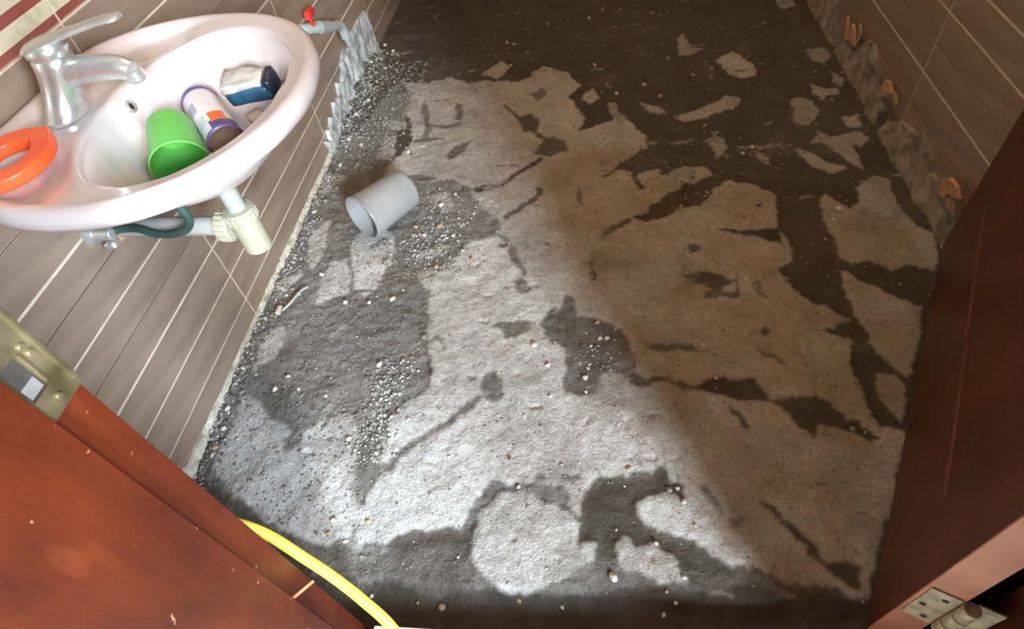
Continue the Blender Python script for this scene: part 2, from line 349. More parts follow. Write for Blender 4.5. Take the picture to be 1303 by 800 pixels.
# ------------------------------------------------------------------ structure: floor
W = 1.4614; YB = 2.75; YF = 0.19; ZC = 2.4
PATCHES = [(.2,"205,150 21,421 184,345 350,313 659,316 957,294 997,280 1060,278 1098,264 1075,200"),
(.35,"3,1372 72,1563 109,1738 169,1694 190,1594 169,1453 205,1281 309,1241 364,1250 423,1208 520,1070 508,1035 449,1027 420,943 376,855 391,710 417,607 360,547 346,475 383,438 349,401 353,303 184,345 21,421 1,754"),
(.8,"124,1765 224,1739 287,1774 343,1730 392,1733 462,1730 512,1710 539,1735 579,1811 654,1758 703,1670 662,1622 721,1494 693,1435 735,1454 811,1493 839,1460 873,1405 877,1341 836,1317 906,1235 952,1263 1011,1253 1033,1208 1118,1179 1147,1137 1135,1043 1146,951 1137,924 1109,906 1130,862 1162,807 1213,770 1155,744 1202,725 1182,663 1190,621 1188,597 1196,566 1198,539 1235,532 1103,267 1060,278 998,283 958,301 920,308 884,337 874,346 833,349 798,360 791,376 797,398 819,406 858,405 877,398 870,421 847,442 846,461 826,464 817,447 771,439 733,439 709,412 701,373 691,379 656,407 603,413 557,420 535,380 513,347 475,342 442,344 411,333 395,317 350,313 334,360 349,401 368,438 351,467 351,517 360,547 384,575 421,609 396,710 376,855 339,903 343,932 390,924 420,943 431,993 449,1027 508,1035 520,1070 459,1139 423,1208 364,1250 310,1234 183,1282 200,1358 221,1400 231,1429 210,1529 183,1569 190,1594 169,1694"),
(.93,"383,804 375,883 450,1019 523,1029 623,855 676,671 706,592 790,569 849,464 817,447 771,439 733,439 709,412 701,373 691,379 656,407 603,413 557,420 535,380 513,347 475,342 442,344 411,333 395,317 350,313 334,360 349,401 368,438 351,467 351,517 360,547 384,575 421,609 396,710"),
(.88,"44,432 45,492 42,559 53,595 91,569 121,543 151,533 179,506 159,491 170,468 196,492 196,519 225,536 261,555 287,545 317,451 323,405 337,367 335,325 306,305 265,310 184,345 112,384"),
(.86,"534,333 536,366 553,387 570,408 597,409 644,390 688,376 703,364 701,329 728,333 721,307 701,292 682,275 650,258 615,251 579,259 548,280 533,308"),
(.86,"761,329 773,342 790,326 817,334 839,321 853,299 859,277 832,268 810,276 797,289 777,285 766,306"),
(.95,"794,394 807,406 831,403 868,385 897,378 917,347 933,325 956,303 921,308 896,337 874,347 839,349 815,351 798,362"),
(.9,"48,1057 62,1091 81,1104 91,1046 95,992 83,935 62,953 52,998"),
(.95,"123,949 160,955 184,892 185,859 147,841 125,828 117,865 123,908"),
(1,"156,1038 178,1077 229,1075 255,1045 274,991 273,947 255,920 255,872 237,842 204,863 177,932"),
(.9,"46,644 35,711 46,753 74,766 85,728 81,679 61,663"),
(.75,"-102,1388 -58,1358 -9,1319 26,1292 71,1289 71,1256 41,1237 31,1161 9,1184 13,1259"),
(.85,"12,887 35,911 60,928 66,910 45,881 30,857"),
(.7,"139,1359 146,1451 180,1464 188,1380 171,1338"),
(.7,"129,1537 194,1535 207,1493 156,1490"),
(.75,"323,989 356,996 378,1021 399,986 373,969 330,973"),
(.7,"330,1176 368,1193 387,1143 356,1115"),
(.7,"1356,1193 1377,1210 1405,1190 1398,1134 1404,1080 1413,1028 1432,993 1431,946 1404,889 1380,907 1352,913 1316,892 1301,914 1283,931 1248,916 1232,948 1243,976 1233,1013 1226,1052 1238,1118 1262,1147 1278,1116 1296,1085 1322,1113 1328,1155"),
(.72,"1218,885 1236,896 1252,874 1278,862 1297,829 1333,808 1354,800 1297,672 1278,645 1260,661 1246,680 1234,707 1229,747 1222,790 1220,843"),
(.7,"1228,649 1256,648 1267,622 1235,541 1229,559 1219,589 1216,621"),
(.7,"1229,1330 1252,1312 1286,1262 1333,1237 1294,1221 1254,1239 1227,1295"),
(.65,"1268,1341 1308,1392 1329,1363 1390,1385 1410,1349 1380,1315 1357,1330 1368,1271 1363,1232 1337,1255 1315,1307 1296,1342"),
(.65,"1331,1619 1354,1587 1396,1591 1399,1558 1351,1532 1329,1566"),
(.6,"1254,1526 1286,1555 1320,1527 1331,1480 1285,1415 1253,1429 1262,1487"),
(.6,"1369,1807 1419,1814 1426,1761 1395,1715 1369,1741"),
(.6,"1404,1683 1428,1629 1414,1585 1393,1620"),
(.65,"1373,1439 1409,1454 1406,1401 1372,1400"),
(.75,"1103,1767 1151,1823 1178,1776 1208,1726 1198,1669 1159,1656 1122,1687"),
(.7,"952,1472 1002,1509 1044,1521 1104,1574 1140,1562 1116,1506 1072,1495 1018,1469 975,1451"),
(.6,"1003,1920 1031,1958 1031,1890 1079,1848 1035,1814 1001,1824"),
(.8,"698,1601 737,1648 757,1599 725,1569"),
(.65,"862,1567 919,1529 938,1496 886,1509"),
(.6,"1030,1346 1066,1381 1070,1326 1039,1292"),
(.75,"388,1772 451,1853 480,1809 441,1742"),
(.6,"1338,2146 1403,2158 1393,2088 1350,2079"),
(.55,"1135,1328 1161,1287 1166,1248 1144,1256"),
(.6,"770,1569 802,1561 807,1513 832,1483 799,1475 781,1515"),
(.2,"575,1344 598,1399 623,1426 657,1394 666,1358 626,1326"),
(.2,"516,1521 551,1542 589,1498 579,1445 539,1456"),
(.12,"428,1202 495,1229 558,1284 591,1329 602,1318 559,1267 507,1213 453,1188"),
(.2,"473,1599 493,1585 535,1515 522,1508"),
(.2,"570,1446 583,1452 615,1405 598,1392"),
(.2,"584,1199 603,1204 608,1173 589,1165"),
(.2,"517,1096 556,1134 589,1174 595,1162 561,1119 528,1081"),
(.2,"930,980 954,987 962,967 937,956"),
(.2,"747,1015 762,1046 787,1061 823,1073 823,1054 790,1037"),
(.06,"827,1073 861,1101 892,1139 929,1178 946,1207 971,1194 1011,1222 1070,1249 1080,1223 1011,1168 979,1112 926,1109 887,1075 851,1058"),
(.15,"753,1238 793,1274 813,1292 855,1336 883,1321 920,1288 888,1255 843,1239 855,1177 840,1172 832,1239 794,1261 758,1225"),
(.22,"620,767 641,804 665,800 674,840 693,823 694,787 729,780 778,757 805,718 800,697 807,653 818,636 844,641 837,617 809,613 786,634 757,651 735,639 739,601 699,591 673,607 679,671 676,699 644,728"),
(.3,"518,760 546,770 578,773 609,767 605,747 584,737 558,723 541,749"),
(.33,"516,624 541,655 559,626 565,600 542,581 521,601"),
(.3,"560,884 572,902 584,885 599,864 579,851 562,861"),
(.3,"511,1040 526,1034 554,991 573,945 582,921 576,897 567,926 546,976"),
(.15,"836,639 864,636 890,624 918,626 917,616 887,614 863,624 837,622"),
(.05,"904,624 954,638 981,630 1015,633 1031,604 1036,586 1008,592 961,590 936,601 917,618"),
(.05,"1038,591 1073,588 1112,593 1144,565 1171,551 1189,520 1173,513 1153,530 1125,541 1101,535 1088,514 1067,533 1060,557"),
(.12,"961,587 971,571 991,533 984,527 970,552"),
(.08,"983,406 1003,396 1026,368 1044,338 1069,312 1106,308 1105,282 1073,288 1047,314 1028,342 1010,375 992,392"),
(.2,"1042,741 1056,753 1064,737 1051,726"),
(.05,"1004,1033 1049,1026 1082,1022 1136,1030 1129,976 1095,1002 1039,1014"),
(.25,"329,1619 355,1603 367,1527 342,1525"),
(.25,"336,1348 344,1383 375,1417 406,1418 381,1373 355,1336"),
(.25,"556,426 579,419 610,418 655,416 685,408 692,378 656,388 617,403 578,403 544,374 522,342 507,342 528,380"),
(.3,"360,449 376,468 400,494 452,530 491,565 519,599 526,589 495,552 456,519 405,480 377,438"),
(.3,"235,1641 257,1587 265,1512 298,1509 367,1511 370,1491 273,1491 268,1426 255,1435 253,1513 232,1590"),
(.3,"895,427 906,422 926,389 921,384 905,407"),
(.25,"207,1270 303,1274 337,1259 309,1241"),
(.3,"695,1162 700,1192 708,1161 706,1126"),
(.25,"726,946 733,955 735,884 728,880"),
(.28,"550,1643 586,1674 599,1629 575,1606"),
(.2,"917,884 951,904 989,891 1016,864 991,847 946,859"),
(.3,"930,375 960,382 945,361 930,355"),
(.02,"376,259 496,247 567,254 661,251 776,264 843,264 954,278 1098,264 1080,200 205,150 228,298 286,282")]  # last patch: wet dirt along the sill with the sill's shadow painted in
STONES = "754,280,15 784,453,12 820,334,10 920,531,7 867,398,12 847,417,11 860,421,9 586,465,11 642,662,12 614,709,14 603,416,10 361,348,10 300,326,12 280,325,10 300,348,10 330,315,9 289,497,13 323,521,12 308,662,23 387,730,14 380,931,18 397,936,14 76,854,16 298,838,15 247,828,14 193,829,14 114,914,14 21,613,13 23,651,14 26,559,14 8,711,13 35,516,13 36,476,13 107,605,12 127,633,11 156,605,9 231,570,9 218,588,9 480,1814,22 605,1774,24 743,1785,22 804,1615,18 885,1658,18 924,1586,16 964,1800,24 1026,1694,18 1075,1679,14 939,2120,24 991,2117,21 836,2162,22 774,2160,33 586,2095,32 454,1973,16 481,1959,16 728,2108,16 1083,1723,21 1028,1435,17 1053,1397,18 1308,1708,16 1359,1671,18 1428,1663,13 1152,1320,16 1152,1271,17 1103,1307,18 1130,1332,12 970,1221,15 999,1160,17 935,1114,15 1105,1106,16 1139,1104,21 1271,1081,17 1250,1046,12 1221,989,10 1117,873,16 1052,863,14 1064,872,11 1038,872,10 1056,637,10 948,633,10 945,613,8 937,586,10 930,559,8 1155,535,12 1025,736,12 940,689,10 935,708,9 881,361,8 959,340,9 959,305,9 856,284,8 499,229,14 615,243,9 679,238,8 842,251,9 824,235,10 387,240,8 462,233,7 1074,333,8 1068,404,7 1027,429,9 1012,441,8 951,481,12 334,1037,17 368,1063,17 405,1034,19 424,1072,15 458,954,14 390,1179,18 359,1144,23 339,1098,15 309,1065,15 94,1330,19 44,1333,19 10,1390,18 83,1422,16 16,1857,23 60,1852,23 21,2019,22 59,1974,19 50,1768,20 51,1652,17 35,1566,19 42,1445,20 65,1229,19 49,1173,16 28,1137,14 230,1373,13 737,768,13 755,728,14 718,657,10 742,728,12 724,709,9 713,635,13 649,592,9"
def parse(s): return np.array([[int(a) / 1000 for a in q.split(',')] for q in s.split()])
def inside(px, py, poly):
    r = np.zeros(px.shape, bool); n = len(poly); j = n - 1
    for i in range(n):
        xi, yi = poly[i]; xj, yj = poly[j]
        c = ((yi > py) != (yj > py)) & (px < (xj - xi) * (py - yi) / (yj - yi + 1e-12) + xi)
        r ^= c; j = i
    return r
def blur(a, n=1):
    for _ in range(n):
        p = np.pad(a, 1, mode='edge')
        a = (p[:-2, 1:-1] + p[2:, 1:-1] + p[1:-1, :-2] + p[1:-1, 2:] + 2 * p[1:-1, 1:-1]) / 6
    return a
STEP = 0.0035
fx0, fx1, fy0, fy1 = -.004, W + .004, 0.16, YB + .004
nx = int((fx1 - fx0) / STEP) + 1; ny = int((fy1 - fy0) / STEP) + 1
gx = np.linspace(fx0, fx1, nx); gy = np.linspace(fy0, fy1, ny)
X, Y = np.meshgrid(gx, gy)
wx = X + 0.010 * fbm(X, Y, 22, 4, 1) + 0.006 * fbm(X, Y, 80, 3, 5)
wy = Y + 0.010 * fbm(X, Y, 22, 4, 9) + 0.006 * fbm(X, Y, 80, 3, 13)
dry = np.full(X.shape, 0.07) + 0.10 * np.clip(fbm(X, Y, 5, 4, 31) + .1, 0, 1)
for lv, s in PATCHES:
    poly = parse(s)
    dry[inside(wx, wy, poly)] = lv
mott = fbm(X, Y, 16, 5, 81, .6); fine = fbm(X, Y, 60, 3, 85)
dry = dry + np.where(dry > .5, -.30 * np.clip(mott - .22, 0, 1) * 1.6 - .12 * np.clip(fine - .25, 0, 1), .22 * np.clip(mott - .12, 0, 1) * 1.2 + .10 * np.clip(fine, 0, 1))
big = fbm(X + .4 * Y, Y - .4 * X, 8, 5, 150, .6)
dry = np.where(dry > .5, dry - .22 * np.clip(big - .02, 0, 1), dry + .05 * np.clip(big, 0, 1))
# crumbs of dry screed left in the wet hollows, wet pocks in the dry slab
spot = vnoise(X * 30 + 3 * fbm(X, Y, 20, 2, 90), Y * 30, 91)
dry = np.where((spot > .93) & (dry < .25), .5, dry); dry = np.where((spot < .045) & (dry > .5), .28, dry)
dry = np.clip(dry, .02, 1.0)
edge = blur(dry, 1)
# warm tone of the shaded right side, painted into the floor colour
warm_shade = inside(X + .05 * fbm(X, Y, 7, 4, 61), Y + .05 * fbm(X, Y, 7, 4, 66), parse('602,1311 704,1355 826,1363 939,1287 1109,1179 1278,1158 1438,993 1291,638 1104,269 1036,266 983,290 942,339 907,425 855,530 794,653 713,799 645,948 600,1138')).astype(float)
warm_shade = np.clip(blur(warm_shade, 90) * (.75 + .9 * fbm(X, Y, 14, 5, 70)), 0, 1)
# the slabs stand a little proud of the wet, chipped-out hollows; chisel marks and pits all over
soft = blur(dry, 6)
H = 0.006 * (np.clip(soft, 0, .8) - .5) + 0.006 * fbm(X, Y, 6, 3, 40) + 0.0032 * fbm(X, Y, 34, 4, 44) + 0.0016 * np.abs(fbm(X + .3 * Y, Y - .3 * X, 110, 2, 50))
H -= 0.004 * (vnoise(X * 70, Y * 70, 77) > .93)
H -= .012 * np.clip((.262 + .01 * fbm(X, Y, 12, 3, 99) - Y) / .025, 0, 1)   # gutter along the sill, sunk so its shade deepens the dark strip
damp = np.clip(1 - np.abs(soft - .36) / .16, 0, 1)
H += damp * (.0045 * np.abs(fbm(X, Y, 48, 4, 120)) + .002 * fbm(X, Y, 130, 2, 126))
# rubble banked against the left wall below the mortar strip
H += .034 * np.clip(1 - X / (.055 + .015 * fbm(X, Y, 14, 3, 140)), 0, 1) * np.clip((Y - 1.38) / .12, 0, 1) * np.clip((2.0 - Y) / .1, 0, 1) * (1 + .5 * fbm(X, Y, 50, 3, 145))
H = blur(H, 1)
def floor_z(x, y):
    i = min(max(int((x - fx0) / STEP), 0), nx - 1); j = min(max(int((y - fy0) / STEP), 0), ny - 1)
    return float(H[j, i])
def build_floor():
    co = np.stack([X, Y, H], -1).reshape(-1, 3)
    idx = np.arange(nx * ny).reshape(ny, nx)
    q = np.stack([idx[:-1, :-1], idx[:-1, 1:], idx[1:, 1:], idx[1:, :-1]], -1).reshape(-1, 4)
    me = bpy.data.meshes.new('floor')
    me.vertices.add(len(co)); me.vertices.foreach_set('co', co.ravel())
    me.loops.add(q.size); me.loops.foreach_set('vertex_index', q.ravel().astype(np.int32))
    me.polygons.add(len(q)); me.polygons.foreach_set('loop_start', np.arange(0, q.size, 4, dtype=np.int32))
    me.polygons.foreach_set('use_smooth', np.ones(len(q), bool))
    me.update(calc_edges=True)
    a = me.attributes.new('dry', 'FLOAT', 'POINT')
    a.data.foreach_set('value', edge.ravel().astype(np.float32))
    a = me.attributes.new('warm_shade', 'FLOAT', 'POINT')
    a.data.foreach_set('value', warm_shade.ravel().astype(np.float32))
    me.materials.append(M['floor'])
    o = bpy.data.objects.new('floor', me); col.objects.link(o)
    return tag(o, 'rough broken concrete floor with pale dry patches and dark wet hollows', 'floor', kind='structure')
floor = build_floor()

# ------------------------------------------------------------------ structure: tiled walls
def tile_piece(name, wall, side, u0, u1, z0, z1, mat, t=0.008):
    """one tile with chamfered front edges; side 'L' faces +X at X=0, 'R' faces -X at X=W, 'B' faces -Y at Y=YB"""
    c = min(0.0012, (u1 - u0) * .2, (z1 - z0) * .2)
    def P(u, z, d):
        if side == 'L': return (-t + d, u, z)
        if side == 'R': return (W + t - d, u, z)
        return (u, YB + t - d, z)
    uc, zc = (u0 + u1) / 2, (z0 + z1) / 2
    org = Vector(P(uc, zc, 0))
    pr = random.uniform(-.0003, .0003)
    v = [Vector(P(u, z, 0)) - org for u, z in ((u0, z0), (u1, z0), (u1, z1), (u0, z1))] + \
        [Vector(P(u, z, t - c + pr)) - org for u, z in ((u0, z0), (u1, z0), (u1, z1), (u0, z1))] + \
        [Vector(P(u, z, t + pr)) - org for u, z in ((u0 + c, z0 + c), (u1 - c, z0 + c), (u1 - c, z1 - c), (u0 + c, z1 - c))]
    f = []
    for a in (0, 4):
        for k in range(4):
            f.append((a + k, a + (k + 1) % 4, a + 4 + (k + 1) % 4, a + 4 + k))
    f += [(8, 9, 10, 11), (3, 2, 1, 0)]
    return mesh_obj(name, v, f, mat, wall, loc=org)

def joint_strip(wall, side, u0, u1, z, h, mat):
    v0 = -0.004; v1 = -0.0007
    if side == 'L': v, f = box_geo(v0, v1, u0, u1, z - h / 2, z + h / 2)
    else: v, f = box_geo(W - v1, W - v0, u0, u1, z - h / 2, z + h / 2)
    return mesh_obj('dark_joint', v, f, mat, wall)

def tiled_wall(name, side, cols, rows, gaps, darks, label, jgap=0.0026):
    v, f = {'L': box_geo(-.12, -.0009, YF - .15, YB + .12, -.05, ZC), 'R': box_geo(W + .0009, W + .12, YF - .15, YB + .12, -.05, ZC), 'B': box_geo(-.0009, W + .0009, YB + .0009, YB + .12, -.05, ZC)}[side]
    wall = tag(mesh_obj(name, v, f, M['grout']), label, 'wall', kind='structure')
    for i in range(len(cols) - 1):
        u0 = cols[i] + (jgap / 2 if i else 0); u1 = cols[i + 1] - (jgap / 2 if i < len(cols) - 2 else 0)
        for k in range(len(rows) - 1):
            g0 = gaps.get(rows[k], .002); g1 = gaps.get(rows[k + 1], .002)
            tile_piece('tile', wall, side, u0, u1, rows[k] + g0 / 2, rows[k + 1] - g1 / 2, M['tile_wood'])
        tile_piece('border_tile', wall, side, u0, u1, .6355, .7185, M['border'])
        z = .72
        while z < ZC - .05:
            z2 = min(z + .3, ZC)
            tile_piece('tile', wall, side, u0, u1, z + .001, z2 - .001, M['tile_wood']); z += .3
    for z in darks:
        joint_strip(wall, side, cols[0], cols[-1], z, .0018, M['joint_dark'])
    return wall
wall_left = tiled_wall('wall_left', 'L', [.05, .194, .794, 1.394, 1.994, 2.594, YB], [-.03, .056, .128, .203, .2587, .312, .370, .4205, .491, .565, .6345],
           {.203: .0042, .2587: .0016, .370: .0016, .4205: .0036, .312: .0030, .056: .0026, .128: .0028, .565: .003}, [.2587, .370, .491],
           'left wall of brown wood-look plank tiles with pale grout lines')
wall_right = tiled_wall('wall_right', 'R', [.05, .1355, .7355, 1.3355, 1.9355, 2.5355, YB], [-.03, .105, .176, .240, .306, .374, .4205, .491, .565, .6345],
           {.105: .0016, .176: .0042, .240: .0020, .306: .0032, .374: .0032}, [.105, .240, .491],
           'right wall of dark brown plank tiles with thin grout lines')
wall_back = tiled_wall('wall_back', 'B', [0, .13, .73, 1.33, W], [-.03, .128, .203, .312, .4205, .565, .6345], {.203: .0036}, [], 'far wall of brown wood-look plank tiles')

JL0, JR0 = 0.399, 1.142     # faces of the two door posts
YR = 0.1923                 # room side of the frame
YW = -0.10                  # hall side of the frame
def slabs(name, boxes, mat, label, cat, kind='structure'):
    V, Fc = [], []
    for a, b in boxes:
        v, f = box_geo(a[0], b[0], a[1], b[1], a[2], b[2]); n = len(V); V += v; Fc += [tuple(i + n for i in q) for q in f]
    return tag(mesh_obj(name, V, Fc, mat), label, cat, kind=kind)
slabs('wall_front', [((-.12, YW + .01, -.05), (JL0 - .05, YR - .012, ZC)), ((JR0 + .06, YW + .01, -.05), (W + .12, .2, ZC)), ((JL0 - .05, YW + .01, 2.1), (JR0 + .06, .2, ZC))],
      M['plaster'], 'pale plastered wall around the doorway', 'wall')
slabs('ceiling', [((-.12, YW, ZC), (W + .12, YB + .12, ZC + .1))], M['ceiling'], 'plain grey bathroom ceiling', 'ceiling')
hall = slabs('floor', [((-1.6, -5.6, -.05), (4.6, YF - .045, .036))], M['sill'], 'pale hall floor outside the doorway', 'floor')
sill = box('trim_2', (.418, YF - .045, -.03), (JR0 - .012, YF - .001, .040), M['sill'], bevel=.003)
tag(sill, 'white door sill edge along the dark front of the floor', 'sill', kind='structure')

# ------------------------------------------------------------------ door frame and door
fr = empty('trim_1', (JL0, YR, 0)); tag(fr, 'red-brown wooden door frame with a strike plate on its post', 'door frame', kind='structure')
def fbox(name, a, b, mat, bevel=.002, parent=fr, org=(JL0, YR, 0)):
    return box(name, a, b, mat, parent, bevel, org)
post = fbox('post', (JL0 - .05, YW, -.02), (JL0, YR, 2.08), M['wood_frame'], .003)
fbox('door_stop', (JL0 - .004, YW, -.02), (JL0 + .010, .1585, 2.08), M['wood_frame'])
fbox('post', (JR0, YW, -.02), (JR0 + .06, .211, 2.08), M['wood_door'], .003)
fbox('door_stop', (JR0 - .010, YW, -.02), (JR0 + .004, .172, 2.08), M['wood_door'])
fbox('head', (JL0 - .05, YW, 2.08), (JR0 + .06, YR, 2.13), M['wood_frame'], .003)
# strike plate: a plate with a latch hole, a bent lip and two screws
def plate_geo():
    # outline in (y, z) with one rectangular hole
    y0, y1, z0, z1 = .1588, .1921, .6506, .745
    hy0, hy1, hz0, hz1 = .1632, .1769, .6698, .6985
    ys = [y0, hy0, hy1, y1]; zs = [z0, hz0, hz1, z1]
    v, f = [], []
    for d in (0, .0022):
        for y in ys:
            for z in zs: v.append((JL0 + d, y, z))
    id_ = lambda d, i, k: d * 16 + i * 4 + k
    for i in range(3):
        for k in range(3):
            if (i, k) == (1, 1): continue
            for d in (0, 1): f.append((id_(d, i, k), id_(d, i + 1, k), id_(d, i + 1, k + 1), id_(d, i, k + 1)))
    def side(a, b): f.append((id_(0, *a), id_(0, *b), id_(1, *b), id_(1, *a)))
    for i in range(3): side((i, 0), (i + 1, 0)); side((i, 3), (i + 1, 3)); side((0, i), (0, i + 1)); side((3, i), (3, i + 1))
    side((1, 1), (2, 1)); side((1, 2), (2, 2)); side((1, 1), (1, 2)); side((2, 1), (2, 2))
    return v, f
v, f = plate_geo(); o3 = Vector((JL0, YR, 0))
sp = mesh_obj('strike_plate', [Vector(p) - o3 for p in v], f, M['brass'], fr); sp['label'] = 'tarnished brass strike plate with a latch hole'
h = box('latch_hole', (JL0 + .0002, .1634, .6700), (JL0 + .0009, .1767, .6983), M['dark_hole'], sp, 0, o3)
h = box('latch_tongue', (JL0 + .0006, .1645, .6715), (JL0 + .0016, .1755, .681), M['chrome'], sp, .0003, o3)
box('plate_lip', (JL0 + .0015, .1893, .657), (JL0 + .0040, .1933, .735), M['brass'], sp, .001, o3)
box('plate_ridge', (JL0 + .0015, .1770, .672), (JL0 + .0038, .1795, .698), M['brass'], sp, .001, o3)
for y, z in ((.1755, .660), (.1845, .692), (.1835, .699)):
    lathe('screw', [(0, .0030), (.0018, .0028), (.0026, .0018), (.0026, 0)], (JL0 + .0012, y, z), (1, 0, 0), M['brass'], sp, 12, o3)
tp = mesh_obj('tape_strip', [Vector(p) - o3 for p in [(JL0 + .0006, .1595, .270), (JL0 + .0006, .1595, .277), (JL0 + .0006, .1918, .234), (JL0 + .0006, .1918, .227), (JL0 - .001, .1595, .270), (JL0 - .001, .1595, .277), (JL0 - .001, .1918, .234), (JL0 - .001, .1918, .227)]],
         [(0, 1, 2, 3), (7, 6, 5, 4), (0, 4, 5, 1), (2, 6, 7, 3), (1, 5, 6, 2), (0, 3, 7, 4)], M['scuff'], fr)
tp['label'] = 'tan tape mark across the post'

# open door: local u along the leaf, n out of the visible face
A0 = Vector((1.069, .216, .06)); U = Vector((.43079, .90245, 0)); NN = Vector((-.90245, .43079, 0))
ang = math.atan2(U.y, U.x)
door = empty('door_1', A0); door.rotation_euler = (0, 0, ang)
tag(door, 'dark red-brown panelled door standing open into the room', 'door', kind='structure')
DL, DT = .766, .035
box('leaf', (.0012, -DT, 0), (DL, 0, 1.98), M['wood_door'], door, .0015)
box('hinge_edge', (-.0012, -DT + .0005, 0), (.0012, -.0005, 1.98), M['wood_pale'], door, .0003)['label'] = 'pale pinkish hinge edge of the door'  # edge paler and pinker than the leaf
for u0, u1, z in ((.10, .335, .1925), (.345, .64, .186)):
    box('scuff_streak', (u0, -.001, z - .002), (u1, .0008, z + .007), M['wood_streak'], door, .0003)['label'] = 'pale scuffed streak along the door'
for z0 in (.98, 1.86):
    box('rail_groove', (.09, -.001, z0), (.68, .0008, z0 + .004), M['joint_dark'], door, .0003)
for hz in (.10, 1.60):
    hg = box('hinge_plate', (-.0034, -DT + .003, hz), (-.001, -.004, hz + .085), M['hinge'], door, .0008); hg['label'] = 'dull cream hinge plate on the door edge'
    for k in range(3):
        lathe('knuckle', [(0, 0), (.0075, 0), (.0085, .001), (.0085, .024), (.0075, .025), (0, .025)], (-.006, -DT - .006, hz + .004 + k * .027), (0, 0, 1), M['hinge'], hg, 14)
    for k in range(3):
        lathe('screw', [(0, .0016), (.0028, .0012), (.0036, 0)], (-.0032, -DT / 2 + (.007 if k % 2 else -.004), hz + .014 + k * .028), (-1, 0, 0), M['dark_hole'], hg, 10)
    box('frame_plate', (.0, -DT - .034, hz), (.0025, -DT - .010, hz + .085), M['hinge'], hg, .0008)
lathe('door_knob', [(0, 0), (.024, 0), (.024, .004), (.010, .008), (.010, .03), (.022, .036), (.026, .048), (.02, .06), (0, .064)], (DL - .06, 0, .95), (0, 1, 0), M['brass'], door, 24)

# ------------------------------------------------------------------ warm bulb on the ceiling
LX, LY = .75, 1.55
lamp = empty('ceiling_lamp', (LX, LY, ZC)); tag(lamp, 'bare warm bulb in a white holder on the ceiling', 'lamp')
OL = Vector((LX, LY, ZC))
lathe('rose', [(0, 0), (.045, 0), (.045, -.012), (.030, -.022), (0, -.022)], (LX, LY, ZC), (0, 0, 1), M['sill'], lamp, 28, OL)
lathe('holder', [(0, -.02), (.020, -.02), (.022, -.05), (.018, -.06), (0, -.06)], (LX, LY, ZC), (0, 0, 1), M['sill'], lamp, 24, OL)
mt, bs = base_mat('lit_bulb'); bs.inputs['Base Color'].default_value = (1, .9, .75, 1)
bs.inputs['Emission Color'].default_value = (1, .62, .30, 1); bs.inputs['Emission Strength'].default_value = 6
lathe('bulb', [(.012, -.058), (.014, -.07), (.028, -.095), (.031, -.112), (.026, -.132), (.012, -.143), (0, -.145)], (LX, LY, ZC), (0, 0, 1), mt, lamp, 24, OL)
ld = bpy.data.lights.new('bulb_light', 'POINT'); ld.energy = 27; ld.color = (1.0, .69, .40); ld.shadow_soft_size = .03
lo = bpy.data.objects.new('bulb_light', ld); col.objects.link(lo); lo.parent = lamp; lo.location = (0, 0, -.185)
# ------------------------------------------------------------------ mortar left along the wall feet
def ridge(name, side, y0, y1, height, width, mat, seed, step=.006, prof=6):
    """a lumpy mortar bead in the corner of floor and wall"""
    n = int((y1 - y0) / step); V, Fc = [], []
    for i in range(n + 1):
        y = y0 + (y1 - y0) * i / n
        h = height(y); w = width(y)
        for k in range(prof + 1):
            a = k / prof * PI / 2
            jit = 1 + .35 * float(fbm(y, k * .03, 60, 3, seed)) + .2 * float(fbm(y, k * .1, 200, 2, seed + 3))
            x = w * math.cos(a) * jit; z = h * math.sin(a) * jit
            V.append(((x - .001) if side == 'L' else (W - x + .001), y, z - .006 * (1 - k / prof)))
    m_ = prof + 1
    for i in range(n):
        for k in range(prof): Fc.append((i * m_ + k, i * m_ + k + 1, (i + 1) * m_ + k + 1, (i + 1) * m_ + k))
    b = len(V)
    for i in range(n + 1):
        y = y0 + (y1 - y0) * i / n; V.append((-.001 if side == 'L' else W + .001, y, -.006))
    for i in range(n):
        Fc.append((i * m_, (i + 1) * m_, b + i + 1, b + i)); Fc.append((i * m_ + prof, b + i, b + i + 1, (i + 1) * m_ + prof))
    Fc.append(tuple(range(m_)) + (b,)); Fc.append(tuple(n * m_ + k for k in range(m_)) + (b + n,))
    return mesh_obj(name, V, Fc, mat, smooth=False)
o = ridge('trim_3', 'L', .235, 1.40, lambda y: .010 + .006 * max(0, 1 - abs(y - .36) / .14), lambda y: .011 + .012 * max(0, 1 - abs(y - .34) / .18), M['bead'], 3)
tag(o, 'thin cream mortar bead along the foot of the left wall', 'mortar bead', kind='structure')

